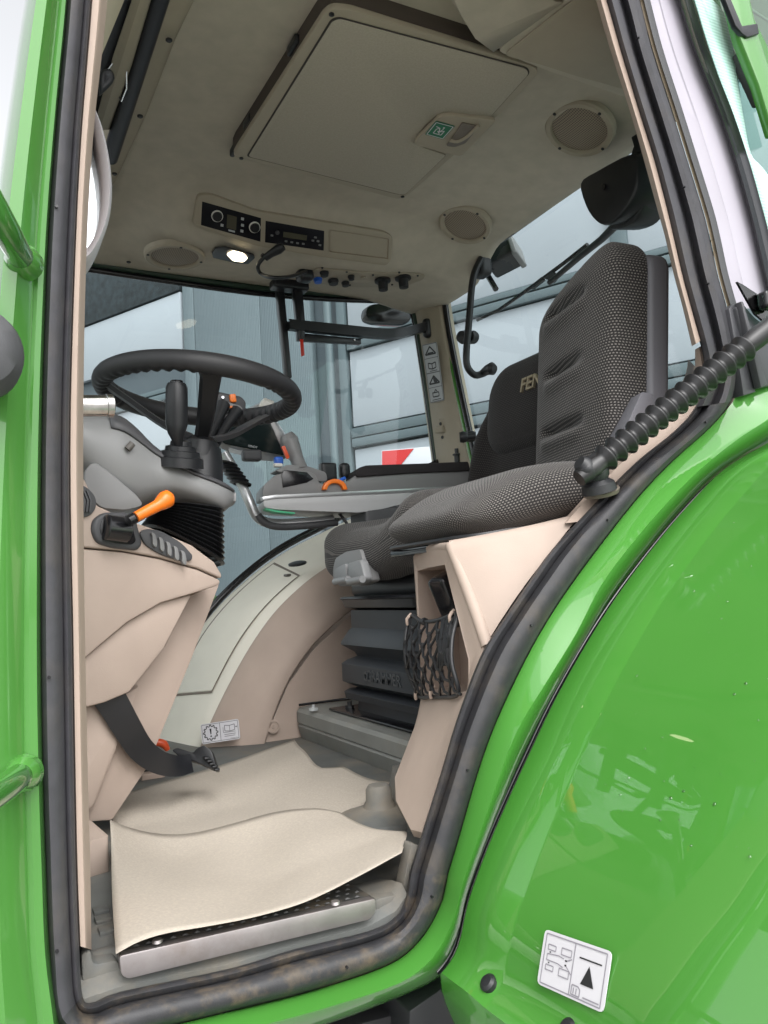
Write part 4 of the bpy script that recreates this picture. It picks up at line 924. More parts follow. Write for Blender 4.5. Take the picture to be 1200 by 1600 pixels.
for j in range(1, NV):
    for i in range(j % 2, NU * 2 + 1, 2):
        p = nd(i, j); a, b = tube_data([p + V((0, 0, .007)), p, p + V((0, 0, -.007))], [.0025, .0045, .0025], 6, off=len(vs)); vs += a; fs += b
mesh('net_knots', vs, fs, BLK, net)['kind'] = 'stuff'
tubes('gathered_cord', [cr([nP(.72 + .05 * k, -.02), nP(.78 + .045 * k + random.uniform(-.03, .03), .22), nP(.80 + .04 * k, .45), nP(.74 + .06 * k, .62)], 4) for k in range(5)], .0034, BLK, net)
tube('wrap_cord', [nP(.3 + .05 * k / 8, -.01 + .012 * (k % 2)) for k in range(9)], .006, BLK, net, 8)
for u, v in ((0.0, .06), (.93, .03), (.42, .98), (.03, 1.0)):
    tube('hook', [nP(u, v) + V((.004, 0, .012)), nP(u, v) + V((-.006, -.002, .004)), nP(u, v) + V((-.004, 0, -.006))], .0028, BEIT, net, 8, smooth=2)
pk = rbox('black_case', at(708, 935, Y=1.14), (.05, .045, .09), .010, BLKG, None, Matrix.Rotation(R(-22), 3, 'Y') @ Matrix.Rotation(R(10), 3, 'Z'), seg=3)
tag(pk, 'narrow black case tucked into the storage box above the net', 'case')

# ---- front console (left lower)
def con(L, d0=0):  # console flank plane, turning inward to the rear
    return [at(x, y, pl=(V((.16, 1.34 + d0, 1.7)), V((.30, -.95, 0)))) for x, y in L]
ein = V((-.10, .42, 0))
cs = slab('console_side', con([(80, 852), (130, 857), (190, 862), (250, 873), (310, 890), (345, 906), (344, 914), (300, 928), (252, 942), (200, 972), (150, 1014), (80, 1075)]), ein, BEI, TR, bev=.006)
slab('console_top_pad', con([(80, 740), (112, 742), (132, 748), (152, 790), (200, 812), (250, 830), (300, 852), (335, 878), (347, 898), (346, 904), (310, 888), (250, 871), (190, 860), (130, 855), (80, 850)], -.004), ein, BEI, TR, bev=.008, seg=3)
slab('console_lower', con([(80, 1070), (150, 1012), (200, 970), (252, 940), (302, 927), (258, 1012), (203, 1082), (165, 1098), (80, 1120)], .012), ein, BEI, TR, bev=.006)
slab('console_leg', con([(80, 1100), (165, 1094), (203, 1078), (258, 1008), (296, 930), (344, 912), (300, 1030), (232, 1198), (176, 1282), (146, 1284), (80, 1310)], .075), ein, BEI, TR, bev=.004)
slab('console_leg_face', con([(80, 1100), (165, 1096), (203, 1080), (222, 1068), (150, 1262), (80, 1295)], .05), ein * .3, BEI, TR, bev=.01)
slab('console_foot', fillet(ats([(80, 1262), (141, 1281), (170, 1306), (80, 1330)], Z=FZ + .05), .006), V((0, 0, -.05)), BEI, TR, bev=.004)
# round vents
def vent(L, ang, cx, cy, nl, par):
    pl_ = fillet(con(L, -.01), .02, 4)
    v_ = slab('air_vent', pl_, V((-.006, .02, 0)), GRYD, par, bev=.003)
    return v_
va = vent([(218, 832), (228, 826), (250, 828), (285, 848), (302, 868), (300, 876), (285, 877), (250, 866), (226, 850)], 0, 0, 0, 5, TR)
for k in range(5):
    x0 = 236 + k * 11.5; y0 = 829 + k * 7
    slab('louver', fillet(con([(x0, y0 + 2), (x0 + 7, y0 + 5), (x0 + 10, y0 + 18), (x0 + 9, y0 + 27), (x0 + 3, y0 + 22), (x0 + 3, y0 + 10)], -.017), .004), V((-.002, .010, 0)), GRYP, va, bev=.002)
vb = vent([(110, 755), (134, 758), (150, 775), (152, 792), (142, 806), (110, 812)], 0, 0, 0, 3, TR)
for k in range(3):
    x0 = 133 + k * 5
    slab('louver', con([(x0 - 8, 766), (x0 - 4, 768), (x0 + 2, 782), (x0, 800), (x0 - 4, 800), (x0 - 2, 782)], -.016), V((-.002, .008, 0)), GRYD, vb, bev=.001)
# hand throttle with orange knob
hl = thing('hand_lever', at(190, 830, Y=1.36), 'orange knobbed hand lever in black bezel on the beige console', 'lever')
slab('bezel', fillet(con([(144, 830), (146, 812), (162, 800), (200, 800), (214, 812), (224, 850), (216, 860), (176, 856), (152, 848)], -.012), .012), V((-.008, .03, 0)), GRYD, hl, bev=.006, seg=3)
slab('bezel_well', fillet(con([(156, 830), (158, 815), (166, 806), (196, 806), (206, 816), (213, 846), (206, 851), (178, 848), (162, 842)], -.0135), .01), V((-.002, .006, 0)), BLKG, hl, bev=.001)
lathe('drum', [(.018, -.020), (.021, -.018), (.021, .018), (.018, .020), (0, .021)], con([(182, 826)], -.02)[0], (.95, .3, -.12), BLKG, hl, 28)
lv = con([(200, 814), (210, 809), (222, 803)], -.055); tube('lever_ferrule', lv, .0095, BLKG, hl, 8)
tube('lever_knob', con([(212, 808), (246, 790), (252, 786), (258, 781), (264, 778), (269, 776)], -.06), [.0085, .0098, .0125, .0148, .014, .007], ORG, hl, 20)

# ---- metal can end beside the post
cn = lathe('steel_flask', [(.0, -.10), (.016, -.10), (.0165, .030), (.018, .031), (.018, .040), (.0165, .041), (0, .041)], at(133, 634, Y=1.25), (1, .05, .06), mat('scuffed_steel', (.55, .54, .52), .25, metal=1.0, noise=.3, nscale=60), None, 28)
tag(cn, 'shiny steel tube end poking out from behind the front door post', 'tube')

# ---- clutch pedal
pd = thing('pedal', at(280, 1185, Y=1.75), 'black curved pedal arm with ribbed foot pad above the floor', 'pedal')
pp = cr(aty([(150, 1060, 1.385), (176, 1098, 1.39), (198, 1136, 1.40), (220, 1170, 1.42), (246, 1190, 1.44), (275, 1197, 1.47), (300, 1192, 1.50)]), 4)
wv = V((.3, -.5, .35)).normalized() * .024
wds = [.021 for _ in pp]
arm_rows = []
for i, p in enumerate(pp):
    t = (pp[min(i + 1, len(pp) - 1)] - pp[max(i - 1, 0)]).normalized(); vw = (p - CAM).normalized(); b_ = t.cross(vw).normalized() * lerp(.0255, .016, i / len(pp)); dn = vw * .008
    arm_rows.append([p + b_ - dn, p - b_ - dn, p - b_ + dn, p + b_ + dn, p + b_ - dn])
loft('arm', arm_rows, BLKS, pd, sharp=30)
slab('pad', fillet(aty([(268, 1172, 1.52), (276, 1168, 1.52), (302, 1176, 1.50), (306, 1170, 1.50), (318, 1164, 1.49), (330, 1172, 1.48), (340, 1202, 1.47), (336, 1203, 1.47), (306, 1190, 1.49), (282, 1184, 1.51)]), .003, 2), V((.01, .02, -.01)), BLK, pd, bev=.003)
for k in range(5):
    rbox('rib', at(322 + k * 4, 1184 + k * 4.4, Y=1.475), (.010, .016, .004), .002, BLK, pd, seg=2, mid=1)
rl = tube('red_hook', aty([(236, 1164, 2.0), (246, 1160, 2.0), (256, 1163, 2.0), (262, 1172, 2.0)]), [.006, .009, .010, .006], ORED, None, 10, smooth=4)
tag(rl, 'small orange red hook behind the pedal arm', 'hook')
rbox('pedal_bracket', at(218, 1205, Y=1.9), (.06, .1, .06), .01, BLKG, TR, seg=2)
rbox('wooden_block', at(236, 1212, Y=1.85), (.05, .05, .02), .003, BEIT, TR, seg=2)

# ================================================================== PROTECTIVE PAPER
zt = FZ + .006
def zp(L): return [at(x, y, Z=z) for x, y, z in L]
T_ = cr(zp([(172, 1281, zt + .055), (205, 1294, zt + .03), (250, 1303, zt + .012), (300, 1302, zt + .008), (360, 1288, zt + .014), (430, 1269, zt + .022), (490, 1263, zt + .026), (530, 1269, zt + .024)]), 5)
B_ = cr(zp([(181, 1491, tr_[0].z + .006), (215, 1472, tr_[0].z + .013), (260, 1458, tr_[0].z + .015), (330, 1446, tr_[0].z + .012), (400, 1432, tr_[0].z + .010), (480, 1408, tr_[0].z + .012), (560, 1369, tr_[0].z + .022), (628, 1332, tr_[0].z + .030)]), 5)
L_ = cr(zp([(172, 1281, zt + .055), (174, 1330, zt + .03), (175, 1400, zt + .022), (181, 1491, tr_[0].z + .006)]), 5)
R_ = cr(zp([(530, 1269, zt + .024), (556, 1288, zt + .022), (585, 1301, zt + .026), (620, 1305, zt + .03), (636, 1307, zt + .034), (628, 1332, tr_[0].z + .030)]), 5)
wav = lambda u, v: V((0, 0, .006 * math.sin(u * 7 + 1) * math.sin(v * math.pi) + .003 * math.sin(u * 17 + v * 5) * math.sin(v * math.pi) * math.sin(u * math.pi)))
p1_ = loft('protective_paper', coons(T_, B_, L_, R_, 40, 26, wav), PAPER, None, thick=.0005)
tag(p1_, 'large beige paper mat lying over the door sill in front', 'paper mat')
T_ = cr(zp([(178, 1247, zt + .02), (240, 1226, zt + .012), (320, 1203, zt + .008), (380, 1184, zt + .008), (430, 1166, zt + .008), (460, 1156, zt + .01)]), 5)
R_ = cr(zp([(460, 1156, zt + .01), (478, 1182, zt + .008), (496, 1199, zt + .006), (515, 1201, zt + .008), (534, 1197, zt + .012), (560, 1210, zt + .01), (585, 1219, zt + .008), (612, 1222, zt + .006)]), 5)
zl = zt - .004
L_ = cr(zp([(178, 1247, zt + .02), (174, 1272, zt + .016), (182, 1300, zl), (200, 1330, zl)]), 5)
B_ = cr(zp([(200, 1330, zl), (300, 1330, zl), (420, 1310, zl), (540, 1290, zl), (575, 1250, zt + .002), (612, 1222, zt + .006)]), 5)
p2_ = loft('protective_paper', coons(T_, B_, L_, R_, 40, 20, lambda u, v: V((0, 0, .010 * math.exp(-((v - .35) / .18) ** 2) * (.3 + .7 * u) + .002 * math.sin(u * 9)) * 1) * (math.sin(math.pi * v) * (1 - sstep((v - .5) / .3)))), PAPER, None, thick=.0005)
tag(p2_, 'rear beige paper mat reaching back to the grey seat plinth', 'paper mat')

# ================================================================== STEERING COLUMN
ST = thing('steering_column', (.42, 1.65, FZ), 'grey steering column with black steering wheel, bellows and control levers', 'steering column')
# shroud
tp = [(60, 640), (100, 640), (130, 640), (160, 640), (190, 644), (215, 664), (240, 692), (270, 716), (300, 734), (330, 745), (352, 755), (364, 766)]
bt = [(60, 700), (100, 712), (130, 740), (160, 772), (190, 790), (215, 794), (240, 784), (270, 776), (300, 782), (330, 793), (350, 801), (363, 790)]
hw = [.17, .17, .17, .165, .16, .15, .14, .135, .13, .12, .10, .06]
YC = 1.66; NS = 20; rows = []
for (a, b, h_) in zip(tp, bt, hw):
    T3, B3 = at(*a, Y=YC - h_ * .8), at(*b, Y=YC - h_ * .8); r_ = []
    for k in range(NS):
        an = 2 * math.pi * k / NS; c_, s_ = math.cos(an), math.sin(an)
        e = .62; cc = math.copysign(abs(c_) ** e, c_); ss = math.copysign(abs(s_) ** e, s_)
        m_ = T3.lerp(B3, .5 - .5 * ss); r_.append(V((m_.x, YC + h_ * cc, m_.z)))
    rows.append(r_)
def smooth_rows(rows, k):
    cols = [cr([r[j] for r in rows], k) for j in range(len(rows[0]))]
    return [[c_[i] for c_ in cols] for i in range(len(cols[0]))]
rows = smooth_rows(rows, 3)
SHG = mat('shroud_grey', (.27, .272, .272), .38, spec=.5, bump=.04, bscale=900)
shr = loft('column_shroud', [r_ + [r_[0]] for r_ in rows], SHG, ST, sharp=60)
slab('shroud_end', rows[-1], V((.004, 0, 0)), SHG, ST, bev=0)
cols_ = [j % NS for j in range(1, 10)]
topr = [[r_[j] + V((0, 0, .004)) + (r_[j] - V((r_[j].x, YC, r_[j].z))) * .015 for j in cols_] for r_ in rows[10:]]
loft('shroud_cover', topr, mat('cover_grey', (.085, .085, .09), .45), shr, thick=.004)
slab('knee_pad', fillet(ats([(132, 736), (142, 724), (152, 724), (172, 738), (216, 776), (224, 790), (196, 797), (160, 794), (132, 770)], Y=1.495), .008), V((0, .05, 0)), GRYP, shr, bev=.012, seg=3)
tube('ignition_slot', [at(199, 702, Y=1.497), at(207, 693, Y=1.497)], .0065, mat('slot_dark', (.12, .11, .1), .5), shr, 10)
# bellows
def loop(cx, cy, cz, hx, hy, tilt, sc_, n=24):
    o_ = []
    for k in range(n):
        a = 2 * math.pi * k / n; c_, s_ = math.cos(a), math.sin(a)
        c_ = math.copysign(abs(c_) ** .6, c_); s_ = math.copysign(abs(s_) ** .6, s_)
        o_.append(V((cx + hx * sc_ * c_, cy + hy * sc_ * s_, cz + tilt * hx * sc_ * c_)))
    return o_
tL, tR_ = at(262, 782, Y=1.56), at(360, 792, Y=1.56); bL, bR = at(236, 816, Y=1.56), at(362, 886, Y=1.56)
rows = []; NB = 22
for k in range(NB + 1):
    f = k / NB; L0, R0 = tL.lerp(bL, f), tR_.lerp(bR, f); c_ = (L0 + R0) / 2; hx = (R0.x - L0.x) / 2
    s_ = 1.0 if k % 2 else .90
    rows.append(loop(c_.x, 1.66, c_.z, hx, .115, (R0.z - L0.z) / (2 * hx), s_))
loft('bellows', [r_ + [r_[0]] for r_ in rows], BLK, ST, sharp=20)
# wheel
WC = V((.435, 1.65, 2.178)); wt = R(6.5); wn = V((math.sin(wt), .02, math.cos(wt))).normalized(); wx = V((1, 0, 0)); wx = (wx - wn * wx.dot(wn)).normalized(); wy = wn.cross(wx)
RW = .196
vs, fs = [], []; NA, NT = 416, 16
for i in range(NA):
    a = 2 * math.pi * i / NA; d_ = wx * math.cos(a) + wy * math.sin(a)
    lob = 0
    for mid_ in (-math.pi / 2 - .75, -math.pi / 2 + .95, 0.35, 2.9):
        dd = abs((a - mid_ + math.pi) % (2 * math.pi) - math.pi)
        if dd < .55: lob = max(lob, sstep((.55 - dd) / .12))
    for j in range(NT):
        b_ = 2 * math.pi * j / NT; inn = max(0, -math.cos(b_ - .7))
        rr = .0205 - .0055 * lob * inn * (.5 + .5 * math.cos(a * 52))
        vs.append(WC + d_ * (RW + rr * math.cos(b_)) + wn * rr * 1.05 * math.sin(b_))
for i in range(NA):
    for j in range(NT): fs.append((i * NT + j, ((i + 1) % NA) * NT + j, ((i + 1) % NA) * NT + (j + 1) % NT, i * NT + (j + 1) % NT))
wh = mesh('steering_wheel', vs, fs, mat('wheel_rim_rubber', (.026, .026, .028), .5, spec=.45, bump=.15, bscale=900), ST, sharp=80)
hubc = at(314, 692, Y=1.64)
def spoke(ang, w0=.030, w1=.020, m_=GRYD):
    e = WC + (wx * math.cos(ang) + wy * math.sin(ang)) * (RW - .004) - wn * .004
    P_ = cr([hubc + (e - hubc) * .08, hubc.lerp(e, .4) + V((0, 0, -.01)), hubc.lerp(e, .75) + V((0, 0, -.004)), e], 5); rows = []
    sdv = (e - hubc).cross(V((0, 0, 1))).normalized()
    for i, p in enumerate(P_):
        f = i / (len(P_) - 1); w_ = lerp(w1, w0, f) * .5 * (1 + .5 * sstep((f - .8) / .2)); up_ = V((0, 0, .007))
        rows.append([p + sdv * w_ + up_ * .4, p + sdv * w_ * .6 + up_, p - sdv * w_ * .6 + up_, p - sdv * w_ + up_ * .4, p - sdv * w_ * .7 - up_, p + sdv * w_ * .7 - up_, p + sdv * w_ + up_ * .4])
    loft('spoke', rows, m_, wh, sharp=40)
spoke(math.radians(170), .045, .035); spoke(math.radians(-97), .045, .03, BLK); spoke(math.radians(24), .05, .04)
lathe('hub', [(.036, -.06), (.04, -.03), (.036, .0), (.024, .012), (0, .014)], hubc, wn, BLK, wh, 28)
lathe('column_tube', [(.05, -.12), (.042, .02), (.036, .05), (0, .05)], hubc + V((0, 0, -.06)), (.1, 0, 1), BLK, ST, 24)
# shuttle lever
sl_ = tube('shuttle_lever', aty([(276, 600, 1.50), (276, 606, 1.50), (276, 640, 1.505), (276, 664, 1.51), (276, 676, 1.51), (278, 690, 1.52), (281, 708, 1.53)]), [.0175, .0205, .0208, .0205, .0165, .0095, .008], BLK, ST, 20)
lathe('horn_button', [(.0125, 0), (.0125, .004), (.011, .006), (0, .0065)], at(276, 599.5, Y=1.50), (0, -.1, 1), BLKG, sl_, 20)
tube('horn_symbol', [at(272, 597.5, Y=1.49), at(279, 596, Y=1.49)], .0018, SILT, sl_, 6)
for k in range(9):
    p = at(264 + k * 3, 640, Y=1.476); 
lathe('lever_boot', [(.046, -.03), (.044, -.012), (.038, -.010), (.037, 0), (.030, .002), (.029, .010), (.021, .012), (.020, .02), (.010, .024), (.009, .03)], at(282, 706, Y=1.54), (.05, -.2, 1), BLK, ST, 24)
# right lever with orange wheel
ml = slab('control_lever', fillet(aty([(337, 616, 1.72), (342, 612, 1.72), (378, 620, 1.72), (385, 628, 1.72), (384, 642, 1.72), (366, 646, 1.72), (340, 634, 1.72)]), .006), V((0, .03, .006)), GRYD, ST, bev=.004)
tube('stem', aty([(349, 632, 1.72), (338, 660, 1.70), (324, 690, 1.68), (316, 716, 1.66)]), [.016, .011, .010, .014], BLK, ml, 12, smooth=4)
tube('stem', aty([(370, 642, 1.72), (352, 668, 1.70), (336, 696, 1.68), (326, 718, 1.66)]), [.016, .011, .010, .014], BLK, ml, 12, smooth=4)
rbox('grip_web', at(346, 652, Y=1.715), (.05, .02, .02), .008, BLK, ml, seg=3)
slab('lever_window', fillet(aty([(344, 628, 1.716), (352, 627, 1.716), (376, 634, 1.716), (380, 640, 1.716), (364, 641, 1.716), (350, 636, 1.716)]), .005), V((0, .004, 0)), GRYP, ml, bev=.001)
slab('orange_tab', fillet(aty([(359, 616, 1.712), (368, 615, 1.712), (370, 628, 1.712), (361, 628, 1.712)]), .003), V((0, .012, 0)), ORG, ml, bev=.002)
slab('orange_mark', aty([(356, 634, 1.714), (366, 634, 1.714), (364, 638, 1.714), (358, 637, 1.714)]), V((0, .003, 0)), ORG, ml, bev=.001)
lathe('lever_screw', [(.004, 0), (.003, .002), (0, .002)], at(348, 621, Y=1.718), (0, -1, 0), CHR, ml, 10)

# ================================================================== ARMREST CONSOLE + TERMINAL
AR = thing('armrest_console', at(560, 790, Y=1.93), 'grey armrest control console with joystick beside the driver seat', 'armrest')
AY = 1.88; aw = V((.03, .15, 0))
slab('lower_body', fillet(ats([(411, 781), (430, 778), (520, 774), (690, 765), (735, 762), (735, 775), (640, 785), (590, 797), (560, 801), (500, 799), (430, 796), (413, 793)], Y=AY), .008), aw, GRYL, AR, bev=.005)
slab('trim_strip', ats([(410, 776), (430, 773), (520, 769), (690, 761), (735, 758), (735, 763), (690, 767), (520, 775), (430, 779), (411, 782)], Y=AY - .003), V((.0, .02, 0)), SILV, AR, bev=.001)
slab('upper_body', fillet(ats([(411, 777), (412, 758), (430, 742), (470, 733), (492, 740), (500, 757), (545, 752), (556, 742), (735, 730), (735, 760), (690, 763), (520, 771), (430, 775)], Y=AY), .008), aw, GRYP, AR, bev=.006)
slab('arm_pad', fillet(ats([(556, 741), (560, 731), (572, 727), (660, 724), (732, 721), (735, 735), (640, 739), (558, 745)], Y=AY - .008), .006), V((.02, .11, 0)), FOAM, AR, bev=.006, seg=3)
slab('recess', ats([(440, 742), (444, 734), (480, 738), (490, 748), (480, 754), (442, 762)], Y=AY - .002), V((0, .01, 0)), BLKG, AR, bev=.001)
slab('display_light', ats([(414, 794), (430, 797), (462, 801), (460, 803), (430, 800), (416, 796)], Y=AY - .004), V((0, .02, -.002)), mat('green_light_strip', (.05, .4, .2), .3), AR, bev=0)
js = tube('joystick', aty([(470, 735, 1.93), (464, 718, 1.94), (458, 704, 1.945), (452, 688, 1.95), (447, 678, 1.95)]), [.020, .018, .022, .024, .015], GRYP, AR, 18, smooth=4)
slab('orange_plate', fillet(aty([(440, 698, 1.926), (445, 696, 1.926), (453, 714, 1.926), (449, 718, 1.926)]), .003), V((0, .006, 0)), ORED, js, bev=.001)
slab('joystick_base', fillet(ats([(430, 736), (448, 726), (480, 728), (510, 738), (512, 752), (495, 752), (485, 740), (440, 738)], Y=1.915), .01), V((.0, .05, 0)), GRYP, js, bev=.008)
rbox('blue_button', at(435, 720, Y=1.93), (.022, .02, .02), .005, BLUE, js, seg=2)
rbox('white_button', at(434, 727, Y=1.925), (.022, .016, .01), .003, WHTP, js, seg=2)
slab('orange_wheel', [at(524 + 19 * math.cos(math.pi * k / 12), 765 - 17 * math.sin(math.pi * k / 12), Y=AY - .012) for k in range(13)] + [at(524 + 12.5 * math.cos(math.pi * k / 12), 765 - 10.5 * math.sin(math.pi * k / 12), Y=AY - .012) for k in range(12, -1, -1)], V((0, .02, 0)), ORG, AR, bev=.0015)
rbox('blue_switch', at(532, 750, Y=1.9), (.025, .02, .008), .002, BLUE, AR, Matrix.Rotation(R(-25), 3, 'Y'), seg=2)
rbox('bracket_block', at(512, 738, Y=1.98), (.045, .03, .05), .006, BLK, AR, seg=2)
rbox('bracket_block', at(538, 736, Y=1.98), (.03, .03, .045), .012, BLK, AR, seg=3)
sup = cr(aty([(520, 812, 1.95), (470, 817, 1.95), (425, 818, 1.95), (402, 808, 1.95), (390, 785, 1.95), (380, 762, 1.96), (366, 735, 1.97), (350, 708, 1.98)]), 5)
tube('support_arm', sup, .013, SILV, AR, 14)
tube('support_liner', [p + V((.008, -.008, -.008)) for p in sup[:18]], .010, GRYD, AR, 12)
rbox('under_box', at(590, 812, Y=1.93), (.12, .1, .06), .008, GRYD, AR, seg=3)
rows = []
for k in range(13):
    c_ = at(lerp(352, 378, k / 12), lerp(722, 758, k / 12), Y=1.955); rows.append([c_ + V((.028 * (1.0 if k % 2 else .82) * math.cos(2 * math.pi * j / 18), .028 * (1.0 if k % 2 else .82) * math.sin(2 * math.pi * j / 18), -.004 * math.cos(2 * math.pi * j / 18))) * 1 for j in range(18)])
loft('arm_bellows', [r_ + [r_[0]] for r_ in rows], BLK, AR, sharp=20)
tubes('cables', [cr(aty([(540, 822, 1.93), (525, 826, 1.92), (515, 838, 1.9), (512, 850, 1.9)]), 4), cr(aty([(546, 822, 1.93), (532, 828, 1.92), (520, 842, 1.9), (518, 852, 1.9)]), 4), cr(aty([(528, 800, 1.93), (538, 812, 1.92), (548, 828, 1.92)]), 4)], .004, BLK, AR)
TM = thing('terminal_monitor', at(395, 700, Y=2.0), 'black touchscreen terminal with silver frame below the steering wheel', 'monitor')
sc_pl = (at(395, 685, Y=2.0), V((-.35, -.75, -.45)))
def tm(L, o=0): return [at(x, y, pl=(V(sc_pl[0]) + V(sc_pl[1]).normalized() * o, sc_pl[1])) for x, y in L]
tn = V(sc_pl[1]).normalized()
slab('frame', fillet(tm([(336, 690), (352, 660), (402, 634), (412, 632), (450, 690), (448, 716), (436, 722), (400, 720), (345, 702)], -.008), .006), -tn * .03, SILV, TM, bev=.004)
slab('screen', fillet(tm([(346, 690), (362, 668), (418, 652), (444, 712), (400, 704), (352, 694)], .002), .004), -tn * .012, SCRN, TM, bev=.002)
slab('clip_block', fillet(tm([(404, 634), (412, 626), (428, 632), (422, 642), (408, 642)], .004), .003), -tn * .03, WHTP, TM, bev=.002)
slab('label_plate', tm([(358, 700), (378, 705), (376, 711), (356, 706)], .0), -tn * .004, SILT, TM, bev=0)
rbox('connector', at(393, 712, Y=1.97), (.05, .03, .03), .008, GRYD, TM, seg=3)
text('screen_mark', 'FENDT', tm([(395, 698)], .0035)[0], tm([(440, 706)])[0] - tm([(352, 688)])[0], V((0, 0, 1)), .008, SILT, TM, ext=.0002)

# ================================================================== DRIVER SEAT
DS = thing('driver_seat', (1.05, 1.65, plz), 'dark dotted fabric driver seat on black air suspension bellows', 'seat')
def dc(v):
    v = v.copy(); s_ = abs(v.y) / .25
    v.z += .022 * sstep((s_ - .45) / .4) * (1 if v.z > 0 else 0)
    v.z += .05 * sstep((v.x + .25) / .5) * (1 if v.z > 0 else .4)
    v.z += .035 * sstep((-v.y - .02) / .2)
    return v
rbox('cushion', (1.05, 1.65, 1.825), (.52, .53, .13), (.07, .08, .055), FAB, DS, deform=dc, seg=7, mid=8)
rbox('cushion_pan', (1.07, 1.65, 1.745), (.42, .44, .05), .02, BLK, DS, seg=3)
HDG = mat('handle_grey', (.24, .245, .25), .42)
# front control handles
hx = .783
def hf(L, o=0): return [at(x, y, X=hx - o) for x, y in L]
slab('handle_plate', fillet(hf([(520, 888), (524, 872), (540, 862), (562, 858), (568, 880), (576, 908), (560, 916), (530, 916), (520, 905)], .002), .01), V((.03, 0, 0)), GRYP, DS, bev=.004)
for L in ([(522, 890), (540, 880), (541, 904), (544, 912), (530, 916), (523, 906)], [(543, 880), (562, 874), (570, 904), (566, 911), (548, 914), (544, 904)]):
    h_ = slab('adjust_paddle', fillet(hf(L, .014), .008), V((.02, 0, 0)), HDG, DS, bev=.006, seg=3)
    cx_ = sum(p[0] for p in L) / 6
    tube('paddle_lip', hf([(cx_ - 10, 909), (cx_, 907), (cx_ + 11, 905)],   .022), .008, HDG, h_, 10, smooth=3)
# backrest
bo = V((1.29, 1.65, 1.86)); bu = V((.16, 0, .987)).normalized(); bn = V((-.987, 0, .16)).normalized(); bw = V((0, 1, 0))
Mb = Matrix((bn, bw, bu)).transposed()
def bdef(v):
    v = v.copy(); t_ = (v.z + .24) / .5; s_ = abs(v.y) / .25
    v.x += .035 * sstep((s_ - .5) / .35) * (1 - sstep((t_ - .55) / .3)) * (1 if v.x > 0 else 0)
    v.y *= 1 - .32 * sstep((t_ - .3) / .75)
    return v
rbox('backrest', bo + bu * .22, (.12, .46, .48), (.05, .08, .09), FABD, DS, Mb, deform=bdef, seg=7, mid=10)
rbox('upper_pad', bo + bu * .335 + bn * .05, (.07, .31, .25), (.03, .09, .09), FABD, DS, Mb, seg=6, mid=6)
fp = bo + bu * .44 + bn * .087 + bw * .075
text('embroidered_name', 'FENDT', at(843, 593, pl=(bo + bn * .0875, bn)), -bw, bu, .050, GOLD, DS, ext=.004, shear=.15, bold=.0006)
# suspension
def rr4(z, hx_, hy_, x0=.82, r_=.03): # rounded rectangle with front face near X=x0
    cx_ = 1.04; hxx = cx_ - x0 + hx_
    return [V((cx_ + (1 if i in (0, 3) else -1) * (hxx - r_) + r_ * math.cos(a), 1.65 + (1 if i < 2 else -1) * (.205 + hy_ - r_) + r_ * math.sin(a), z)) for i in range(4) for a in [math.pi / 2 * (i + k / 4) for k in range(5)]]
prof = [(plz + .005, -.02), (plz + .035, -.022), (plz + .040, .0), (plz + .056, .004), (plz + .062, -.004), (plz + .066, -.024), (plz + .072, -.012), (plz + .082, .006), (plz + .125, .006), (plz + .133, -.004), (plz + .142, -.024), (plz + .152, -.02), (plz + .172, .006), (plz + .180, .004), (plz + .205, -.010), (plz + .212, -.016), (plz + .255, -.016)]
loft('suspension_bellows', [r_ + [r_[0]] for r_ in [rr4(z, e_, e_) for z, e_ in prof]], mat('bellows_rubber', (.026, .03, .036), .5, spec=.45, noise=.1, nscale=20, bump=.06, bscale=700), DS, sharp=35)
loft('suspension_plate', [r_ + [r_[0]] for r_ in [rr4(z, e_, e_) for z, e_ in ((plz + .256, -.03), (plz + .262, -.005), (plz + .280, .0), (plz + .283, .004), (plz + .288, .0), (plz + .29, -.05))]], BLKS, DS, sharp=30)
loft('height_frame', [r_ + [r_[0]] for r_ in [rr4(z, e_, e_) for z, e_ in ((plz + .29, -.06), (plz + .36, -.06))]], BLKG, DS)
slab('base_plate', [V((.80, 1.40, plz + .006)), V((1.2, 1.40, plz + .006)), V((1.2, 1.90, plz + .006)), V((.80, 1.90, plz + .006))], V((0, 0, .006)), BLKG, DS, bev=.002)
lathe('base_bolt', [(.012, 0), (.012, .006), (.006, .007), (.006, .016), (0, .016)], V((.84, 1.86, plz + .012)), (0, 0, 1), BLKS, DS, 8)
zt_ = plz + .104
text('maker_name', 'GRAMMER', V((.8135, at(598, 1052, X=.813).y, zt_)), (0, -1, 0), (0, 0, 1), .036, mat('emboss_black', (.035, .04, .045), .4), DS, ext=.0014, bold=.0006)
lathe('maker_mark', [(.011, 0), (.011, .003), (.006, .003), (.006, 0)], V((.8135, at(572, 1052, X=.813).y, zt_)), (-1, 0, 0), mat('emboss_black2', (.035, .04, .045), .4), DS, 14)

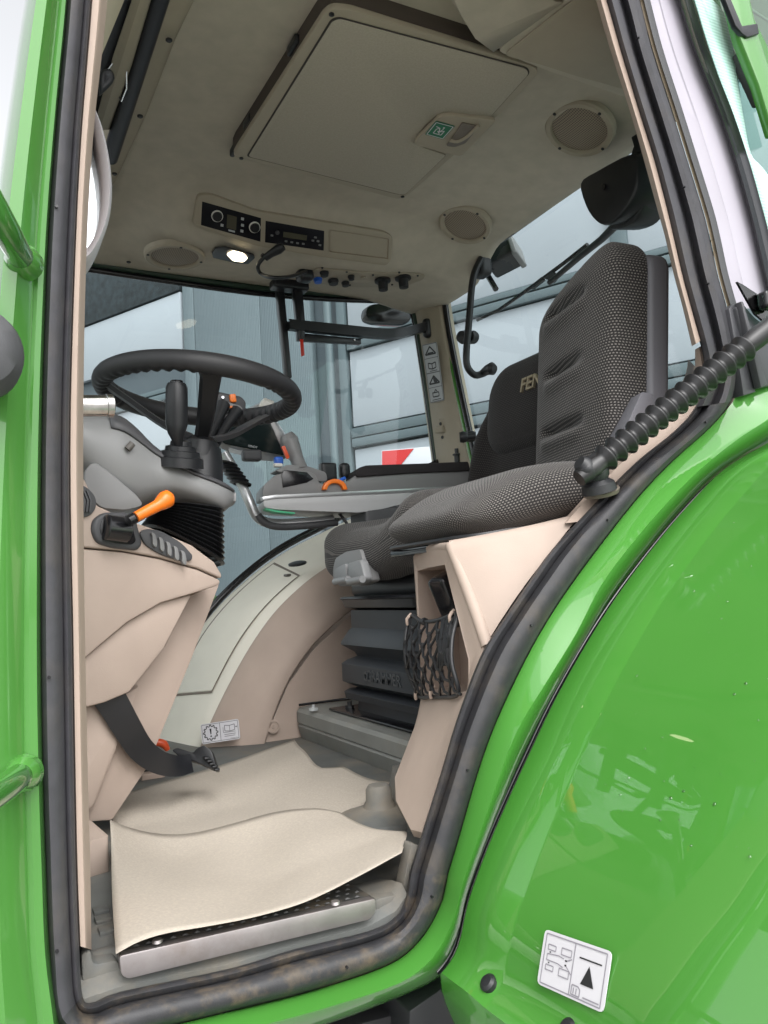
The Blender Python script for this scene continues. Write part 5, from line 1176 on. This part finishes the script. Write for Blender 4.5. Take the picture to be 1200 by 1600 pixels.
# ================================================================== PASSENGER SEAT
PS = thing('passenger_seat', (.95, 1.17, 1.82), 'grey dotted passenger seat with grooved backrest nearest the door', 'seat')
po = V((1.075, 1.20, 1.90)); pu = V((.10, -.03, .99)).normalized(); pw = V((-.24, -.97, 0)).normalized(); pn_ = pw.cross(pu).normalized()
if pn_.x > 0: pn_ = -pn_
PH, PW, PT = .445, .325, .10
gz = [at(905, 478, Y=1.2).z, at(898, 574, Y=1.2).z, at(888, 666, Y=1.2).z]
rows = []; NH = 130
for i in range(NH + 1):
    t_ = i / NH; h_ = PH * t_
    rt = .065; top_ = max(0, (h_ - (PH - rt)) / rt); shr_ = rt * (1 - math.sqrt(max(0, 1 - top_ ** 2))) if top_ > 0 else 0
    w_ = PW / 2 - shr_ * .85; th_ = PT - .05 * (1 - math.sqrt(max(0, 1 - top_ ** 2))) if top_ > 0 else PT
    base = po + pu * h_; r_ = []
    NP_ = 72
    for k in range(NP_ + 1):
        a = lerp(-math.pi / 2 - .9, math.pi / 2 + .9, k / NP_)    # round the front, side to side
        c_, s_ = math.cos(a), math.sin(a)
        sx_ = math.copysign(abs(s_) ** .36, s_); fx_ = math.copysign(abs(c_) ** .36, c_)
        p = base + pw * (w_ * sx_) + pn_ * (th_ / 2 * fx_) + pu * (.022 * sx_ * t_ * t_)
        if c_ > 0:
            s2 = abs(sx_); z_ = p.z; g_ = 0
            for gg, hwid in zip(gz, (.62, .55, .62)):
                m_ = 1 - sstep((abs(sx_ + .08) - hwid + .25) / .25)
                dz_ = (z_ - gg) + .006 * sx_
                g_ += (-.021 * math.exp(-(dz_ / .0095) ** 2) + .008 * math.exp(-((dz_ + .024) / .016) ** 2)) * m_
            p += pn_ * (g_ + .008 * math.cos(sx_ * 1.4))
        r_.append(p)
    rows.append(r_)
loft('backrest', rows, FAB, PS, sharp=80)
tc_ = sum(rows[-1], V((0, 0, 0))) / len(rows[-1])
mesh('backrest_top', rows[-1] + [tc_], [(k, k + 1, len(rows[-1])) for k in range(len(rows[-1]) - 1)], FAB, PS, uv=[(p.y, p.x) for p in rows[-1]] + [(tc_.y, tc_.x)])
shl = fillet([po + pu * a_ + pw * b_ - pn_ * (PT / 2 - .022) for a_, b_ in ((.0, -PW / 2), (.0, PW / 2 - .01), (.12, PW / 2 + .006), (PH - .005, PW / 2 + .006), (PH - .005, -PW / 2), )], .04, 5)
slab('backrest_shell', shl, -pn_ * .045, SHELL, PS, bev=.012, seg=3)
slab('shell_bracket', fillet([at(x, y, Y=1.0) for x, y in ((1003, 612), (1020, 616), (1018, 640), (985, 690), (966, 700), (974, 676))], .004), V((.02, .06, 0)), SHELL, PS, bev=.003)
def pcd(v):
    v = v.copy()
    up = sstep((v.z + .045) / .09)
    v.z += .030 * sstep((v.x + .2) / .25) - .010 * sstep((v.x - .05) / .15)
    v.z -= .028 * sstep((-v.x - .06) / .14) * up
    return v
Mc = Matrix.Rotation(R(-4), 3, 'Z')
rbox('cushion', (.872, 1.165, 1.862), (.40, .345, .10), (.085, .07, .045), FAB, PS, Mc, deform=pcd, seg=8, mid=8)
tube('cushion_piping', [V((.872, 1.165, 1.862)) + Mc @ pcd(V((x, y, -.046))) for x, y in fillet([V((-.195, .168)), V((-.195, -.168)), V((.195, -.168)), V((.195, .168))], .07, 5)], .004, BLK, PS, 6, closed=True)
slab('seat_pan', [V((.872, 1.165, 1.862)) + Mc @ pcd(V((x, y, -.05))) for x, y in ((-.18, .16), (-.18, -.15), (.19, -.15), (.19, .16))], V((0, 0, -.012)), BLKG, PS, bev=.003)
rbox('recliner_hinge', at(916, 762, Y=1.0), (.03, .05, .07), .006, BLKG, PS, seg=2)

# ---- door stay with rubber bellows
GS = thing('door_stay', at(930, 752, Y=.9), 'ribbed black rubber sleeve of the door stay running up to the open door', 'door stay')
e0, e1 = at(928, 730, Y=.885), at(1218, 500, Y=.80)
ax_ = e1 - e0; Lb = ax_.length; prof = [(.012, -.03), (.015, -.01), (.016, .0)]
NR = 15
for k in range(NR):
    h0 = Lb * (.03 + .78 * k / NR); hh = Lb * .78 / NR; rr_ = lerp(.0215, .0225, k / NR)
    prof += [(rr_ * .62, h0), (rr_ * .66, h0 + hh * .22), (rr_ * .97, h0 + hh * .52), (rr_, h0 + hh * .62), (rr_ * .95, h0 + hh * .70), (rr_ * .66, h0 + hh * .95)]
prof += [(.016, Lb * .82), (.017, Lb * .86), (.0165, Lb * 1.1), (0, Lb * 1.1)]
lathe('bellows_sleeve', prof, e0, ax_, mat('sleeve_rubber', (.012, .012, .013), .38, spec=.5, noise=.1, nscale=40), GS, 36, sharp=60)
tube('elbow', [at(*p, Y=.89) for p in ((944, 716), (930, 728), (916, 736), (912, 728), (905, 722))], [.016, .018, .018, .016, .010], BLK, GS, 18, smooth=3)
lathe('boot', [(.026, -.012), (.024, .0), (.017, .006), (.02, .012), (.021, .02), (.015, .026), (.014, .04)], at(934, 756, Y=.895), (-.3, -.1, 1), BLK, GS, 24)
lathe('stud', [(.007, 0), (.007, .018), (0, .02)], at(947, 734, Y=.91), (.2, 0, 1), CHR, GS, 12)
lathe('stud_plate', [(.026, -.008), (.028, -.002), (.026, .0), (0, .0)], at(938, 764, Y=.90), (-.3, -.2, 1), mat('dusty_plate', (.12, .10, .08), .6), GS, 20)

# ---- rear quarter: quarter glass with the sky painted in, gaskets, open door glass
qa = curve2([(1000, 0), (1020, 77), (1050, 170), (1075, 250), (1099, 328), (1109, 368), (1122, 428), (1137, 482)]); qa = [(930, -150)] + qa
q1 = [(x + 8 - 2, y) for x, y in qa]; q2 = [(x + 16, y) for x, y in qa]
loft('post_edge', strip(qa, q1, [(0, .91), (0, .895), (1, .893), (1, .93)]), mat('tan_edge', (.24, .19, .13), .6, noise=.2), TR)
loft('post_edge', strip(q1, q2, [(0, .93), (0, .889), (1, .889), (1, .93)]), GRYD, TR)
qb = curve2([(1058, 0), (1082, 77), (1119, 170), (1146, 250), (1168, 328), (1178, 368), (1192, 428), (1206, 482)]); qb = [(1000, -150)] + qb
loft('quarter_glass_panel', strip(q2, qb, [(0, .95), (0, .905), (.3, .90), (.36, .898), (1, .896), (1, .93)]), LILAC, TR, sharp=25)
qc = [(x + 24, y) for x, y in qb]
loft('glass_gasket', strip(qb, qc, [(0, .93), (0, .888), (.2, .88), (.45, .884), (.55, .888), (1, .886), (1, .93)]), BLKG, TR)
DG = thing('cab_door', at(1180, 200, Y=.9), 'open cab door with green tinted glass and dotted edge at the right', 'door')
qd = [(x + 27, y) for x, y in qc]
mt_ = mat('dotted_frit', (.62, .86, .78), .3)
n = mt_.node_tree.nodes; l = mt_.node_tree.links; gg_ = n.new('ShaderNodeNewGeometry'); wv_ = n.new('ShaderNodeTexWave'); wv_.bands_direction = 'Z'; wv_.inputs['Scale'].default_value = 55
cr_ = n.new('ShaderNodeMix'); cr_.data_type = 'RGBA'; cr_.inputs[6].default_value = (.62, .88, .80, 1); cr_.inputs[7].default_value = (.42, .68, .60, 1)
l.new(gg_.outputs['Position'], wv_.inputs['Vector']); l.new(wv_.outputs['Fac'], cr_.inputs[0]); l.new(cr_.outputs[2], n['Principled BSDF'].inputs['Base Color'])
qe = curve2([(1090, -20), (1130, 20), (1142, 60), (1150, 120), (1160, 180), (1172, 240), (1190, 262), (1215, 300), (1230, 368), (1240, 428), (1250, 482)])
loft('dotted_edge', strip([(x - 3, y) for x, y in curve2([(1082, -20), (1094, 20), (1106, 60), (1126, 120), (1147, 180), (1168, 240), (1176, 262), (1187, 300), (1205, 368), (1216, 428), (1230, 482)])], qe, [(0, .893), (1, .893)]), mt_, DG, thick=.003)
dgp = ats([(1076, -150), (1082, 0), (1143, 170), (1192, 328), (1230, 482), (1400, 482), (1400, -150)], Y=.8975)
mesh('glass', dgp, [tuple(range(len(dgp)))], GLT, DG)
slab('door_frame', ats([(1128, -60), (1158, 60), (1186, 130), (1210, 210), (1235, 205), (1200, 70), (1180, 30), (1160, -60)], Y=.86), V((0, .02, 0)), GREEN2, DG, bev=.004)
slab('frame_gasket', ats([(1118, -60), (1160, 40), (1184, 36), (1187, 52), (1168, 58), (1160, 52), (1150, 40), (1110, -60)], Y=.855), V((0, .01, 0)), BLKS, DG, bev=.002)
slab('latch', fillet(ats([(1156, 80), (1170, 74), (1185, 100), (1205, 160), (1190, 160), (1168, 112)], Y=.875), .004), V((0, .02, 0)), GRYD, DG, bev=.003)
# hinge brackets
HG = mat('hinge_grey', (.055, .055, .062), .42, spec=.5)
hg = slab('door_hinge', ats([(1139, 482), (1148, 474), (1180, 610), (1182, 612), (1162, 618), (1158, 590)], Y=.875), V((0, .03, 0)), HG, TR, bev=.003)
slab('hinge_leaf', ats([(1150, 480), (1158, 470), (1180, 496), (1215, 520), (1215, 600), (1188, 606), (1172, 560)], Y=.868), V((0, .02, 0)), HG, hg, bev=.003)
slab('hinge_rib', ats([(1158, 470), (1162, 470), (1200, 600), (1190, 606)], Y=.858), V((0, .015, 0)), HG, hg, bev=.003)
slab('glass_corner', ats([(1152, 440), (1160, 444), (1215, 480), (1215, 520), (1180, 490)], Y=.855), V((0, .004, 0)), GLT, DG, bev=0)
rbox('glass_clamp', at(1198, 470, Y=.845), (.025, .02, .03), .006, BLKG, DG, seg=3)
